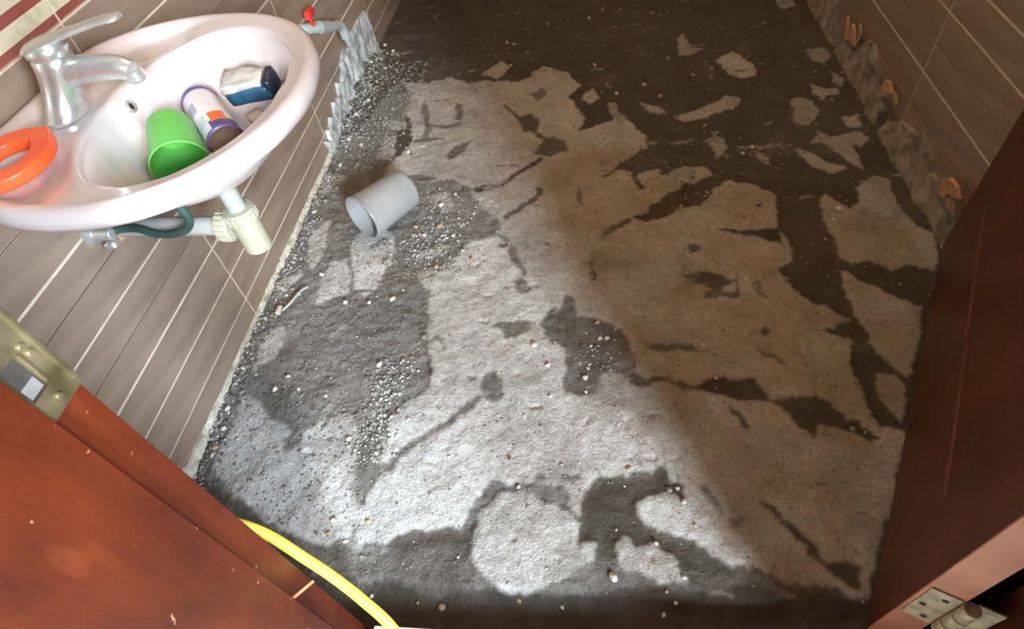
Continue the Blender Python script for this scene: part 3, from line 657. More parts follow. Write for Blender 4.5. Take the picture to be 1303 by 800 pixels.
def chunk(name, pts, plane_x, thick, mat, label, cat, seed, sgn=1, tilt=0.0, amp=.002):
    """a broken slab of mortar on a wall: outline (y, z) with thickness out from the wall and a rough front"""
    pts = [Vector((a, b, 0)) for a, b in pts]
    bm = bmesh.new()
    vs_ = [bm.verts.new((p.x, p.y, 0)) for p in pts]
    fc = bm.faces.new(vs_)
    bmesh.ops.triangulate(bm, faces=[fc])
    for _ in range(4):
        es = [e for e in bm.edges if e.calc_length() > .008]
        if es: bmesh.ops.subdivide_edges(bm, edges=es, cuts=1, use_grid_fill=False); bmesh.ops.triangulate(bm, faces=[f for f in bm.faces if len(f.verts) > 3])
    ext = bmesh.ops.extrude_face_region(bm, geom=list(bm.faces))
    new = {e for e in ext['geom'] if isinstance(e, bmesh.types.BMVert)}
    zmin = min(p.y for p in pts)
    out = []
    for v in bm.verts:
        y, z = v.co.x, v.co.y
        if v in new:
            d = thick * (.8 + .5 * float(fbm(y, z, 28, 3, seed))) + amp * float(fbm(y, z, 120, 2, seed + 5)) + tilt * max(0, .06 - (z - zmin))
        else: d = -.002
        out.append((v, (plane_x + sgn * d, y, z)))
    for v, c in out: v.co = c
    bmesh.ops.recalc_face_normals(bm, faces=bm.faces)
    me = bpy.data.meshes.new(name); bm.to_mesh(me); bm.free(); me.materials.append(mat)
    o = bpy.data.objects.new(name, me); col.objects.link(o); shade_auto(o, 45)
    if label: tag(o, label, cat)
    return o
chunk('mortar_slab', [(1.375, .049), (1.404, .030), (1.41, .062), (1.428, .040), (1.453, .075), (1.482, .045), (1.505, .09), (1.517, .083), (1.56, .078), (1.571, .112), (1.60, .095), (1.64, .111), (1.651, .135), (1.695, .15), (1.740, .135), (1.745, .06), (1.725, .036), (1.68, .045), (1.64, .026), (1.60, .036), (1.575, .016), (1.54, .022), (1.512, .003), (1.46, .014), (1.428, -.004), (1.39, .004)],
      0, .012, M['mortar'], 'pale jagged mortar strip stuck low on the left wall', 'mortar', 11, tilt=.12)
chunk('mortar_slab', [(1.752, .03), (1.752, .136), (1.791, .158), (1.83, .152), (1.885, .152), (1.957, .149), (1.966, .12), (1.973, .097), (1.976, .043), (1.98, -.004), (1.90, -.004), (1.887, .02), (1.86, .012), (1.842, .035), (1.815, .05), (1.78, .03)],
      0, .010, M['mortar'], 'grey triangular mortar slab beside the jagged strip on the left wall', 'mortar', 21, tilt=.15)
RM1 = [(.93, -.005), (.93, .052), (.969, .045), (1.0, .062), (1.015, .055), (1.045, .075), (1.074, .069), (1.1, .06), (1.129, .057), (1.145, .08), (1.159, .076), (1.18, .096), (1.194, .082), (1.222, .098), (1.232, .07), (1.248, .076), (1.291, .068), (1.33, .055), (1.36, .035), (1.38, -.005)]
RM2 = [(1.40, -.005), (1.41, .03), (1.44, .05), (1.485, .057), (1.502, .089), (1.53, .075), (1.557, .092), (1.60, .11), (1.64, .10), (1.70, .08), (1.74, .06), (1.78, .02), (1.79, -.005)]
RM3 = [(1.81, -.005), (1.83, .034), (1.874, .10), (1.92, .08), (1.96, .07), (2.03, .04), (2.13, .03), (2.2, -.005)]
chunk('mortar_slab', RM1, W, .014, M['mortar_dark'], 'long grey mortar ridge along the right wall near the open door', 'mortar', 31, -1, tilt=.25)
chunk('mortar_slab', RM2, W, .014, M['mortar_dark'], 'grey mortar lump on the right wall under broken tile shards', 'mortar', 41, -1, tilt=.25)
chunk('mortar_slab', RM3, W, .012, M['mortar_dark'], 'farthest grey mortar ridge at the foot of the right wall', 'mortar', 51, -1, tilt=.25)

def shard(pts, px, th, tilt, label, mat='biscuit'):
    cy = sum(p[0] for p in pts) / len(pts); cz = sum(p[1] for p in pts) / len(pts)
    n = len(pts); V = []
    for d in (0, 1):
        for y, z in pts: V.append(Vector((-(d * th) - tilt * (z - cz + .02), y - cy, z - cz)))
    Fc = [tuple(range(n)), tuple(range(2 * n - 1, n - 1, -1))] + [(i, (i + 1) % n, n + (i + 1) % n, n + i) for i in range(n)]
    o = mesh_obj('tile_shard', V, Fc, M[mat], loc=(px, cy, cz))
    return tag(o, label, 'tile shard', 'broken tile shards along the right wall')
shard([(1.765, .055), (1.773, .105), (1.755, .08), (1.735, .062), (1.74, .05)], W - .012, .006, .1, 'pointed orange tile shard beside a wider one on the right wall')
shard([(1.735, .062), (1.74, .09), (1.715, .11), (1.70, .10), (1.68, .062)], W - .013, .008, .15, 'wide orange-tan tile shard on top of the mortar lump')
shard([(1.672, .07), (1.685, .125), (1.665, .11), (1.645, .118), (1.655, .095)], W - .013, .006, .1, 'pale tan tile shard next to the wide orange one', 'stone_tan')
shard([(1.45, .075), (1.44, .10), (1.41, .108), (1.395, .09), (1.42, .078)], W - .012, .008, .1, 'small pinkish tile shard between two mortar pieces')
shard([(1.40, .095), (1.372, .10), (1.352, .085), (1.358, .07), (1.375, .084)], W - .012, .005, .1, 'thin curved tan tile shard beside the small pinkish one', 'stone_tan')
shard([(1.06, .064), (1.066, .09), (1.035, .118), (1.0, .122), (.985, .105), (1.02, .09), (1.035, .066)], W - .014, .009, .2, 'large bent tan tile shard by the edge of the open door', 'biscuit')
shard([(1.015, .062), (1.02, .08), (.985, .088), (.975, .07)], W - .014, .006, .2, 'small tan tile shard below the bent one', 'stone_tan')

# ------------------------------------------------------------------ wash basin
BX, BY = .225, .655
def polar(points):
    """periodic polar radius through mirrored half-outline points (x, dy)"""
    pl = []
    for x, dy in points:
        pl.append((math.atan2(dy, x - BX), math.hypot(dy, x - BX)))
        if dy > 1e-6: pl.append((-pl[-1][0], pl[-1][1]))
    pl = sorted({round(a, 5): (a, r) for a, r in pl}.values())
    A_ = np.array([a for a, r in pl]); R_ = np.array([r for a, r in pl])
    A3 = np.concatenate([A_ - 2 * PI, A_, A_ + 2 * PI]); R3 = np.tile(R_, 3)
    tt = np.linspace(-PI, PI, 721)[:-1]
    r = np.interp(tt, A3, R3)
    k = np.ones(9) / 9
    for _ in range(2): r = np.convolve(np.concatenate([r[-8:], r, r[:8]]), k, 'same')[8:-8]
    return lambda t: float(np.interp((t + PI) % (2 * PI) - PI, np.concatenate([tt, [PI]]), np.concatenate([r, [r[0]]])))
r_out = polar([(.006, 0), (.006, .05), (.006, .10), (.008, .145), (.055, .196), (.12, .224), (.19, .230), (.25, .220), (.31, .186), (.36, .118), (.382, .05), (.387, 0)])
r_in = polar([(.128, 0), (.128, .05), (.136, .09), (.158, .135), (.19, .170), (.235, .182), (.28, .166), (.32, .122), (.345, .06), (.350, 0)])
def sst(a, b, x):
    t = min(max((x - a) / (b - a), 0), 1); return t * t * (3 - 2 * t)
def basin_mesh():
    NA = 112; loops = []
    ZR = .598
    ts = [2 * PI * k / NA for k in range(NA)]
    def ring(fn): loops.append([fn(t) for t in ts])
    def pt(r, t, z, cx=BX): return Vector((cx + r * math.cos(t), BY + r * math.sin(t), z))
    # underside, from the drain outwards
    for q, z in ((.02, .484), (.16, .485), (.28, .4875), (.40, .495), (.52, .511), (.62, .530), (.70, .547), (.78, .559), (.87, .566), (.94, .568), (.985, .572)):
        ring(lambda t, q=q, z=z: pt(r_out(t) * q, t, z))
    ring(lambda t: pt(r_out(t), t, .579)); ring(lambda t: pt(r_out(t) + .001, t, .588)); ring(lambda t: pt(r_out(t) - .003, t, .5945)); ring(lambda t: pt(r_out(t) - .009, t, ZR)); ring(lambda t: pt(r_out(t) - .016, t, ZR - .0008))
    # deck between rim and bowl
    def deck(t, s):
        ro = r_out(t) - .016; ri = r_in(t) + .003; r = ro + (ri - ro) * s
        p = pt(r, t, 0); wide = ro - ri
        dip = sst(.035, .10, wide) * .009 * sst(0, .22, s)
        dy = abs(p.y - BY)
        back = sst(.16, .12, p.x)
        tray = .004 * sst(.095, .112, dy) * back * sst(0, .2, s) * sst(1, .8, s) * sst(.03, .06, wide)
        lip = .0035 * sst(.7, 1, s) * sst(.04, .1, wide)
        p.z = ZR - .001 - dip - tray + lip - .004 * s * (1 - sst(.035, .1, wide))
        return p
    for k in range(1, 13): ring(lambda t, k=k: deck(t, k / 12))
    # bowl
    zl = lambda t: deck(t, 1).z
    for q, e in ((.985, .03), (.965, .09), (.93, .22), (.88, .41), (.82, .58), (.74, .74), (.64, .865), (.52, .93), (.40, .965), (.28, .985), (.16, .995), (.085, 1.0)):
        ring(lambda t, q=q, e=e: pt(r_in(t) * q, t, zl(t) + (.500 - zl(t)) * e))
    ring(lambda t: pt(.016, t, .498)); ring(lambda t: pt(.015, t, .493)); ring(lambda t: pt(.002, t, .490))
    V = [p for l in loops for p in l]; Fc = []
    for i in range(len(loops) - 1):
        for k in range(NA):
            k2 = (k + 1) % NA; Fc.append((i * NA + k, i * NA + k2, (i + 1) * NA + k2, (i + 1) * NA + k))
    Fc.append(tuple(range(NA))[::-1]); b = (len(loops) - 1) * NA; Fc.append(tuple(range(b, b + NA)))
    return V, Fc
basin = empty('wash_basin', (0, BY, .42)); OB = Vector((0, BY, .42))
tag(basin, 'pinkish white ceramic wash basin fixed to the left wall', 'wash basin')
v, f = basin_mesh()
bowl = mesh_obj('bowl', [p - OB for p in v], f, M['ceramic'], basin, smooth=True)
lathe('overflow_ring', [(.0045, .003), (.0075, .004), (.0085, .002), (.0085, -.004)], (.1315, .6694, .5735), (.96, .05, .28), M['chrome'], basin, 20, OB)
lathe('overflow_hole', [(0, 0), (.0055, 0), (.0055, -.004)], (.1325, .6694, .5738), (.96, .05, .28), M['dark_hole'], basin, 16, OB)
lathe('drain_flange', [(.010, .0), (.012, .002), (.018, .0025), (.021, .0005), (.021, -.003), (.010, -.003)], (BX, BY, .5005), (0, 0, 1), M['chrome'], basin, 24, OB, True)

# ------------------------------------------------------------------ mixer tap
fz = .5905
tap = empty('mixer_tap', (.075, .638, fz)); OT = Vector((.075, .638, fz))
tag(tap, 'chrome single-lever mixer tap on the back of the wash basin', 'tap')
def oval_stack(name, rings, mat, parent, off, seg=28):
    V, Fc = [], []
    for cx, cy, z, rx, ry in rings:
        for k in range(seg):
            a = 2 * PI * k / seg; V.append(Vector((cx + rx * math.cos(a), cy + ry * math.sin(a), z)) - off)
    for i in range(len(rings) - 1):
        for k in range(seg):
            k2 = (k + 1) % seg; Fc.append((i * seg + k, i * seg + k2, (i + 1) * seg + k2, (i + 1) * seg + k))
    Fc.append(tuple(range(seg))[::-1]); b = (len(rings) - 1) * seg; Fc.append(tuple(range(b, b + seg)))
    return shade_auto(mesh_obj(name, V, Fc, mat, parent), 50)
oval_stack('body', [(.076, .632, fz - .001, .025, .034), (.076, .632, fz + .004, .026, .035), (.077, .634, fz + .008, .024, .032), (.080, .638, fz + .020, .0225, .027), (.084, .642, fz + .034, .022, .0235), (.088, .646, fz + .046, .023, .024), (.090, .648, fz + .056, .0235, .0235), (.091, .649, fz + .064, .0235, .0235), (.091, .649, fz + .067, .021, .021)], M['chrome'], tap, OT)
spath = catmull([(.084, .644, fz + .042), (.11, .649, fz + .045), (.14, .652, fz + .046), (.165, .653, fz + .044), (.178, .653, fz + .038)], 6)
tube('spout', spath, list(np.linspace(.0185, .0125, len(spath))), M['chrome'], tap, 18, OT)
lathe('aerator', [(0, 0), (.0095, 0), (.0118, .002), (.0118, .013), (0, .013)], (.1795, .653, fz + .026), (-.08, 0, 1), M['chrome'], tap, 20, OT)
oval_stack('cap', [(.091, .649, fz + .066, .0215, .0215), (.091, .649, fz + .071, .0245, .0245), (.092, .649, fz + .078, .0235, .0235), (.094, .649, fz + .083, .018, .018), (.094, .649, fz + .085, .009, .009)], M['chrome'], tap, OT)
def lever():
    V, Fc = [], []; seg = 14
    path = catmull([(.066, .649, fz + .074), (.080, .649, fz + .079), (.105, .650, fz + .084), (.14, .652, fz + .091), (.175, .653, fz + .098), (.203, .654, fz + .101)], 5)
    n = len(path)
    for i, p in enumerate(path):
        t = i / (n - 1)
        wy = .006 + .019 * math.sin(min(t / .22, 1) * PI / 2) * (1 - .68 * sst(.2, .75, t)); wz = .0055 - .002 * t
        if i in (0, n - 1): wy *= .6; wz *= .6
        for k in range(seg):
            a = 2 * PI * k / seg; V.append(Vector((p.x, p.y + wy * math.cos(a), p.z + wz * math.sin(a))) - OT)
    for i in range(n - 1):
        for k in range(seg):
            k2 = (k + 1) % seg; Fc.append((i * seg + k, i * seg + k2, (i + 1) * seg + k2, (i + 1) * seg + k))
    Fc.append(tuple(range(seg))[::-1]); b = (n - 1) * seg; Fc.append(tuple(range(b, b + seg)))
    return shade_auto(mesh_obj('lever', V, Fc, M['chrome'], tap), 60)
lever()

# ------------------------------------------------------------------ pipes below the basin
trap = empty('drain_trap', (.22, .636, .34)); OP = Vector((.22, .636, .34))
tag(trap, 'cream plastic bottle trap and waste pipe under the wash basin', 'drain trap')
tx, ty = .222, .638
lathe('tail_pipe', [(0, .40), (.0135, .40), (.0135, .4845), (0, .4845)], (tx, ty, 0), (0, 0, 1), M['pvc_white'], trap, 24, OP)
lathe('trap_cup', [(0, .349), (.017, .349), (.0205, .352), (.0205, .362), (.0195, .363), (.0195, .366), (.0205, .367), (.0205, .405), (.0225, .406), (.0225, .424), (.0215, .426), (.015, .427), (0, .427)], (tx, ty, 0), (0, 0, 1), M['pvc_cream'], trap, 28, OP)
def ribs(name, cx, axis, r, h0, h1, n, mat, parent):
    ax = Vector(axis); u, w = frame_for(ax); V, Fc = [], []
    for k in range(n):
        a = 2 * PI * k / n; d = u * math.cos(a) + w * math.sin(a); e = ax.cross(d) * (r * PI / n * .5)
        b = len(V); c0 = Vector(cx) - OP
        for hh in (h0, h1):
            V += [c0 + ax * hh + d * (r - .001) - e, c0 + ax * hh + d * (r - .001) + e, c0 + ax * hh + d * (r + .0018) + e * .7, c0 + ax * hh + d * (r + .0018) - e * .7]
        Fc += [tuple(b + i for i in q) for q in ((0, 1, 2, 3), (7, 6, 5, 4), (0, 4, 5, 1), (1, 5, 6, 2), (2, 6, 7, 3), (3, 7, 4, 0))]
    return mesh_obj(name, V, Fc, mat, parent)
ribs('grip_ribs', (tx, ty, .408), (0, 0, 1), .0222, 0, .014, 20, M['pvc_cream'], trap)
lathe('union_nut', [(0, .0), (.0215, .0), (.0225, .003), (.0225, .018), (.0205, .021), (0, .021)], (.180, ty, .394), (1, 0, 0), M['pvc_cream'], trap, 24, OP)
ribs('grip_ribs', (.182, ty, .394), (1, 0, 0), .0222, 0, .015, 18, M['pvc_cream'], trap)
tube('waste_pipe', [(.0, ty + .004, .394), (.06, ty + .003, .394), (.185, ty, .394)], .0145, M['pvc_white'], trap, 20, OP)
lathe('wall_flange', [(.0145, .012), (.020, .010), (.028, .004), (.030, .0)], (.0, ty + .004, .394), (1, 0, 0), M['biscuit'], trap, 24, OP)

val = empty('stop_valve', (0, .606, .414)); OV = Vector((0, .606, .414))
tag(val, 'small chrome stop valve on the tiles below the basin', 'valve')
lathe('escutcheon', [(0, .006), (.012, .005), (.019, .002), (.020, 0)], (0, .606, .414), (1, 0, 0), M['chrome'], val, 20, OV)
lathe('valve_body', [(0, 0), (.008, 0), (.008, .012), (.0105, .014), (.0105, .034), (.008, .036), (0, .037)], (0, .606, .414), (1, 0, 0), M['chrome'], val, 18, OV)
lathe('handle', [(0, 0), (.007, 0), (.0115, .003), (.0115, .010), (.008, .013), (0, .013)], (.024, .602, .404), (.2, -.2, -.95), M['chrome'], val, 14, OV)
hp = catmull([(.028, .612, .412), (.045, .612, .416), (.072, .612, .416), (.092, .611, .407), (.115, .611, .404), (.140, .609, .410), (.158, .605, .422), (.170, .602, .440), (.170, .600, .465), (.165, .600, .484)], 6)
hose = tube('supply_hose', hp, .0062, M['hose_green'], None, 12)
tag(hose, 'dark green flexible hose looping under the wash basin', 'hose')

wt = empty('wall_tap', (0, 1.487, .318)); OW = Vector((0, 1.487, .318))
tag(wt, 'grey plastic wall tap with a red handle beyond the basin', 'tap')
tube('spout_pipe', catmull([(-.002, 1.478, .306), (.02, 1.492, .303), (.04, 1.53, .287), (.042, 1.590, .262), (.045, 1.627, .247), (.046, 1.640, .228), (.046, 1.644, .205)], 5), .0135, M['pvc_grey'], wt, 16, OW)
tube('collar', [(.036, 1.515, .294), (.041, 1.565, .273)], .0155, M['pvc_white'], wt, 16, OW)
tube('end_nozzle', [(.046, 1.644, .207), (.047, 1.650, .186)], .0085, M['pvc_white'], wt, 12, OW)
tube('valve_stem', [(.03, 1.497, .30), (.034, 1.492, .335)], .006, M['red'], wt, 10, OW)
box('red_handle', (.026, 1.474, .328), (.042, 1.512, .350), M['red'], wt, .005, OW)

# ------------------------------------------------------------------ things in and on the basin
def place(o, mat4): o.matrix_world = mat4
def axis_frame(origin, axis, up=(0, 0, 1)):
    z = Vector(axis).normalized(); x = Vector(up).cross(z).normalized(); y = z.cross(x)
    m4 = Matrix((x, y, z)).transposed().to_4x4(); m4.translation = Vector(origin); return m4
# green tumbler: base deep in the bowl, mouth to the front
g = lathe('green_tumbler', [(0, 0), (.026, 0), (.0285, .002), (.029, .005), (.0345, .078), (.0355, .079), (.0355, .082), (.0345, .083), (.0335, .081), (.0275, .006), (0, .004)], (0, 0, 0), (0, 0, 1), M['green'], None, 40)
place(g, axis_frame((.1815, .655, .549), (.040, -.066, -.010)))
tag(g, 'bright green plastic tumbler lying in the wash basin', 'tumbler')
# aerosol can
can = empty('spray_can', (.171, .752, .521)); cm = axis_frame((.184, .732, .5375), (.078, -.094, -.008))
can.matrix_world = cm
tag(can, 'white and purple spray can lying in the wash basin', 'spray can')
CL = .112
lathe('can_body', [(0, -.002), (.021, -.002), (.0235, .002), (.024, .004), (.024, CL - .004), (.0235, CL - .001)], (0, 0, 0), (0, 0, 1), M['can_white'], can, 40)
lathe('base_rim', [(.0235, CL - .003), (.0248, CL - .001), (.0248, CL + .002), (.0225, CL + .003), (.0215, CL)], (0, 0, 0), (0, 0, 1), M['purple'], can, 40)
lathe('can_base', [(.0225, CL + .001), (.020, CL - .003), (.010, CL - .007), (0, CL - .008)], (0, 0, 0), (0, 0, 1), M['can_metal'], can, 40)
lathe('top_rim', [(.0225, -.004), (.0248, -.002), (.0248, .003), (.0240, .005)], (0, 0, 0), (0, 0, 1), M['purple'], can, 40)
def wrap(name, a0, a1, h0, h1, mat, r=.0244):
    V, Fc = [], []; n = 8
    for h in (h0, h1):
        for k in range(n + 1):
            a = math.radians(a0 + (a1 - a0) * k / n)
            V.append((r * math.cos(a), r * math.sin(a), h)); V.append(((r - .0012) * math.cos(a), (r - .0012) * math.sin(a), h))
    w = 2 * (n + 1)
    for k in range(n):
        i = 2 * k; Fc += [(i, i + 2, w + i + 2, w + i), (i + 1, w + i + 1, w + i + 3, i + 3), (i, i + 1, i + 3, i + 2), (w + i, w + i + 2, w + i + 3, w + i + 1)]
    Fc += [(0, w, w + 1, 1), (2 * n, 2 * n + 1, w + 2 * n + 1, w + 2 * n)]
    o = mesh_obj(name, V, Fc, mat, can, smooth=False); return o
wrap('purple_band', 20, 110, CL - .020, CL - .003, M['purple'], .0243)
wrap('orange_mark', 52, 100, CL - .038, CL - .016, M['label_orange'], .0247)
for k in range(4): wrap('print_line', 112, 158, CL - .022 - k * .0055, CL - .0195 - k * .0055, M['print_grey'], .0243)
wrap('print_block', 118, 150, .03, .055, M['print_grey'], .0242)
# crumpled packet
def blob_box(name, sx, sy, sz, mat, parent, amp, seed, loc=(0, 0, 0), lvl=5, pinch=0.0):
    bm = bmesh.new(); bmesh.ops.create_cube(bm, size=2)
    bmesh.ops.subdivide_edges(bm, edges=list(bm.edges), cuts=lvl, use_grid_fill=True)
    for vv in bm.verts:
        c = vv.co; l = max(abs(c.x), abs(c.y), abs(c.z)); s = c.normalized() * 1.25
        p = c.lerp(s, .38)
        q = 1 - pinch * max(0, abs(p.x) - .3)
        n_ = float(fbm(p.x * 1.3 + seed, p.y * 1.7 + p.z * 2.1, 1.6, 3, seed)) * amp
        vv.co = Vector((p.x * sx * .9, p.y * sy * q * (1 + n_), p.z * sz * q * (1 + n_))) + Vector(loc)
    me = bpy.data.meshes.new(name); bm.to_mesh(me); bm.free(); me.materials.append(mat)
    me.polygons.foreach_set('use_smooth', [True] * len(me.polygons))
    o = bpy.data.objects.new(name, me); col.objects.link(o)
    if parent: o.parent = parent
    return o
pk = empty('crumpled_packet', (.253, .755, .549))
pk.scale = (.86, .86, .86)
pk.rotation_euler = (math.radians(14), math.radians(-6), math.radians(2))
tag(pk, 'crumpled grey packet with dark blue side lying in the wash basin', 'packet')
blob_box('wrapper', .040, .021, .014, M['packet'], pk, .35, 3, (-.006, .002, .002))
blob_box('blue_side', .044, .014, .013, M['packet_blue'], pk, .15, 5, (.002, -.010, -.006))
blob_box('dark_end', .008, .019, .016, M['packet_dark'], pk, .1, 8, (.040, -.002, -.001))
sc = empty('small_sachet', (.276, .706, .519)); sc.rotation_euler = (math.radians(10), math.radians(4), math.radians(-40))
tag(sc, 'small pale sachet between the spray can and the crumpled packet', 'sachet')
blob_box('sachet_body', .026, .011, .009, M['sachet'], sc, .25, 12, (0, 0, 0), 4, .3)
box('crimped_end', (-.032, -.011, -.001), (-.022, .011, .0015), M['sachet'], sc, .0005)
# orange soap dish, its middle open
def loop_plate(name, outline, inner, z0, z1, mat, loc):
    n = len(outline); V = []
    cx = sum(p[0] for p in outline) / n; cy = sum(p[1] for p in outline) / n
    for z in (z0, z1):
        for s_ in (1, inner):
            for x, y in outline: V.append((cx + (x - cx) * s_ - loc[0], cy + (y - cy) * s_ - loc[1], z - loc[2]))
    Fc = []
    for i in range(n):
        j = (i + 1) % n
        Fc += [(i, j, n + j, n + i), (2 * n + i, 3 * n + i, 3 * n + j, 2 * n + j), (i, 2 * n + i, 2 * n + j, j), (n + i, n + j, 3 * n + j, 3 * n + i)]
    o = mesh_obj(name, V, Fc, mat, loc=loc)
    bm = bmesh.new(); bm.from_mesh(o.data); bmesh.ops.bevel(bm, geom=[e for e in bm.edges if e.calc_face_angle(0) > .9], offset=.003, segments=3, profile=.6, affect='EDGES'); bm.to_mesh(o.data); bm.free()
    return shade_auto(o, 40)
ol = [(p.x + .028, p.y - .022) for p in catmull([(.078, .590, 0), (.100, .560, 0), (.108, .525, 0), (.095, .492, 0), (.062, .474, 0), (.032, .488, 0), (.018, .525, 0), (.022, .565, 0), (.045, .586, 0), (.078, .590, 0)], 4)][:-1]
sd = loop_plate('soap_dish', ol, .52, .5985, .613, M['orange'], (.088, .508, .5985))
tag(sd, 'bright orange plastic soap dish with open middle on the basin corner', 'soap dish')

# ------------------------------------------------------------------ things on the floor
bk = empty('measuring_beaker', (.225, 1.075, .055))
tag(bk, 'frosted grey plastic beaker lying on its side on the concrete', 'beaker')
bm4 = axis_frame((.281, 1.151, .0555), (-.083, -.113, .004)); bk.matrix_world = bm4
lathe('cup', [(0, 0), (.044, 0), (.0475, .003), (.049, .008), (.0535, .118), (.0545, .119), (.0545, .122), (.0535, .1225), (.0535, .128), (.0550, .129), (.0550, .132), (.0535, .1325), (.0540, .140), (.0522, .140), (.0468, .010), (0, .004)], (0, 0, 0), (0, 0, 1), M['beaker'], bk, 48)
lathe('rim', [(.0515, .137), (.0560, .137), (.0570, .139), (.0560, .142), (.0515, .142)], (0, 0, 0), (0, 0, 1), M['beaker'], bk, 48, closed=True)

cable = tube('yellow_hose', catmull([(.62, -.55, .043), (.60, -.2, .05), (.57, .02, .10), (.535, .11, .17), (.500, .150, .212), (.467, .172, .236), (.430, .192, .252), (.396, .2065, .274), (.366, .218, .299), (.34, .222, .32), (.30, .222, .34)], 8), .0062, M['yellow'], None, 12)
tag(cable, 'yellow hose running over the sill past the door post', 'hose')

st = empty('plastic_clip', (.075, .835, .004)); OS = Vector((.075, .835, .004))
tag(st, 'small bent white plastic strip lying on the gravel by the left wall', 'plastic strip')
tube('strip', catmull([(.060, .800, .010), (.070, .815, .011), (.078, .835, .012), (.086, .855, .012), (.096, .868, .010)], 4), .0028, M['pvc_white'], st, 8, OS)
box('stub', (.047, .790, .005), (.056, .812, .014), M['sachet'], st, .002, OS)

def rock_mesh(name, seed, mat, sub=1):
    r_ = random.Random(seed); bm = bmesh.new(); bmesh.ops.create_icosphere(bm, subdivisions=sub, radius=.5)
    sc_ = (r_.uniform(.75, 1.1), r_.uniform(.55, .85), r_.uniform(.4, .65))
    for vv in bm.verts:
        k = r_.uniform(.78, 1.12); vv.co = Vector((vv.co.x * sc_[0] * k, vv.co.y * sc_[1] * k, vv.co.z * sc_[2] * k))
    me = bpy.data.meshes.new(name); bm.to_mesh(me); bm.free(); me.materials.append(mat); return me
KINDS = [('stone_pale', 'pale', 'pale stone chips on the floor'), ('stone_grey', 'grey', 'grey stone chips on the floor'), ('stone_tan', 'tan', 'tan stone chips on the floor')]
damp_zone = parse(PATCHES[1][1])
def spot_of(x, y):
    if math.hypot(x - .24, y - 1.09) < .17: return 'beside the frosted grey beaker'
    if x < .07: return 'against the foot of the left wall'
    if y < .33: return 'near the white door sill'
    if inside(np.array(x), np.array(y), damp_zone): return 'on the damp grey gravel left of the pale slab'
    if y > 1.5: return 'on the wet dark floor far from the door'
    if x > 1.12: return 'on the floor towards the right wall'
    k = edge[min(int((y - fy0) / STEP), ny - 1), min(int((x - fx0) / STEP), nx - 1)]
    return 'on the pale dry concrete' if k > .5 else 'in a dark wet hollow of the slab'
rocks = {k[0]: [rock_mesh('stone_chip', 100 + i + 10 * n, M[k[0]]) for i in range(5)] for n, k in enumerate(KINDS)}
for s in STONES.split():
    x, y, d = [int(a) / 1000 for a in s.split(',')]
    q = random.random(); n = 0 if q < .62 else (2 if q < .8 else 1)
    if x > .95 and n == 0 and random.random() < .6: n = 2
    k = KINDS[n]; d = min(d, .016)
    o = bpy.data.objects.new('stone_chip', random.choice(rocks[k[0]])); col.objects.link(o)
    o.location = (min(max(x, .012), W - .02), y, floor_z(x, y) + .16 * d)
    o.scale = (d * 1.15,) * 3; o.rotation_euler = (random.uniform(-.3, .3), random.uniform(-.3, .3), random.uniform(0, 6.28))
    tag(o, '%s %s stone chip lying %s' % ('large' if d > .0135 else 'small', k[1], spot_of(x, y)), 'stone', k[2])

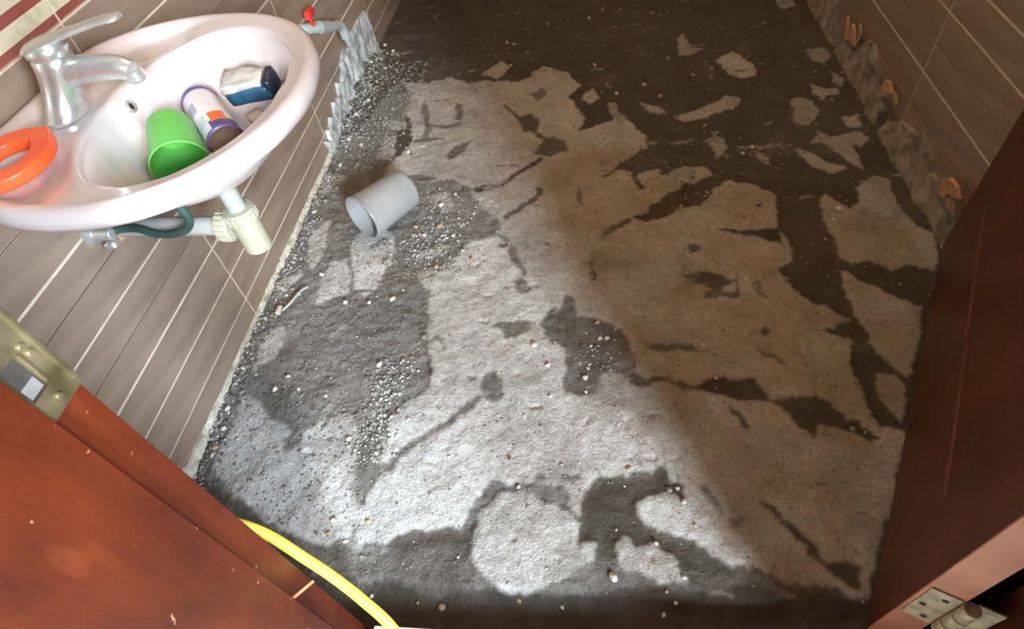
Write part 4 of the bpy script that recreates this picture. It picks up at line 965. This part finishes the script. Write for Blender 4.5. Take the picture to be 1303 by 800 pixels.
def build_gravel():
    base = np.array([(1, 0, 0), (-1, 0, 0), (0, 1, 0), (0, -1, 0), (0, 0, 1), (0, 0, -1)], float)
    fcs = np.array([(0, 2, 4), (2, 1, 4), (1, 3, 4), (3, 0, 4), (2, 0, 5), (1, 2, 5), (3, 1, 5), (0, 3, 5)])
    zone = parse(PATCHES[1][1])
    P = []
    def add(n, fn, s0, s1, t0, t1):
        c = 0
        while c < n:
            x, y = fn()
            if .19 < x < .32 and 1.02 < y < 1.18 and s1 > .0012 and math.hypot(x - .24, y - 1.095) < .085: continue
            if not (.006 < x < W - .03 and .24 < y < 2.4): continue
            P.append((x, y, random.uniform(s0, s1) ** 1.0, random.uniform(t0, t1))); c += 1
    def in_zone():
        while True:
            x = random.uniform(0, .5); y = random.uniform(.25, 1.9)
            if inside(np.array(x), np.array(y), zone): return x, y
    add(2400, in_zone, .0010, .0034, .05, .8)
    add(1500, lambda: (abs(random.gauss(.015, .02)) + .006, random.uniform(.32, 1.75)), .0016, .0058, .05, .95)      # along the left wall
    add(500, lambda: (abs(random.gauss(.02, .025)) + .006, random.uniform(1.4, 1.98)), .0018, .0058, .1, .95)
    add(600, lambda: (random.gauss(.12, .05), random.uniform(1.3, 1.9)), .0018, .0055, .1, .9)
    add(500, lambda: (random.gauss(.33, .06), random.gauss(1.03, .07)), .0018, .0055, .2, 1)                      # right of the beaker
    add(350, lambda: (random.gauss(.335, .022), random.uniform(.45, .68)), .0018, .0050, .2, 1)                   # strip between the slabs
    add(45, lambda: (random.gauss(.735, .035), random.gauss(.68, .035)), .0015, .0045, .2, 1)
    add(160, lambda: (random.gauss(.93, .05), random.gauss(1.28, .08)), .0015, .0045, .1, .8)
    add(1500, lambda: (random.uniform(.2, 1.4), random.uniform(.25, 2.2)), .0010, .0030, .2, 1)
    add(120, lambda: (random.uniform(.3, 1.3), random.uniform(.25, 2.2)), .0018, .0042, .3, 1)
    n = len(P); V = np.zeros((n, 6, 3)); T = np.zeros((n, 6))
    for i, (x, y, s, t) in enumerate(P):
        sc_ = rng.uniform(.6, 1.25, (6, 1)) * s; a = rng.uniform(0, 6.28); ca, sa = math.cos(a), math.sin(a)
        b = base * sc_ * np.array([1.25, .9, .7]); b = b @ np.array([[ca, -sa, 0], [sa, ca, 0], [0, 0, 1]])
        V[i] = b + (x, y, floor_z(x, y) + s * .15); T[i] = t
    Fc = (fcs[None] + (np.arange(n) * 6)[:, None, None]).reshape(-1, 3)
    me = bpy.data.meshes.new('gravel'); co = V.reshape(-1, 3)
    me.vertices.add(len(co)); me.vertices.foreach_set('co', co.ravel())
    me.loops.add(Fc.size); me.loops.foreach_set('vertex_index', Fc.ravel().astype(np.int32))
    me.polygons.add(len(Fc)); me.polygons.foreach_set('loop_start', np.arange(0, Fc.size, 3, dtype=np.int32))
    me.update(calc_edges=True)
    at = me.attributes.new('tone', 'FLOAT', 'POINT'); at.data.foreach_set('value', T.ravel().astype(np.float32))
    me.materials.append(M['gravel'])
    o = bpy.data.objects.new('gravel', me); col.objects.link(o)
    return tag(o, 'fine loose gravel and crumbs scattered over the concrete floor', 'gravel', kind='stuff')
build_gravel()
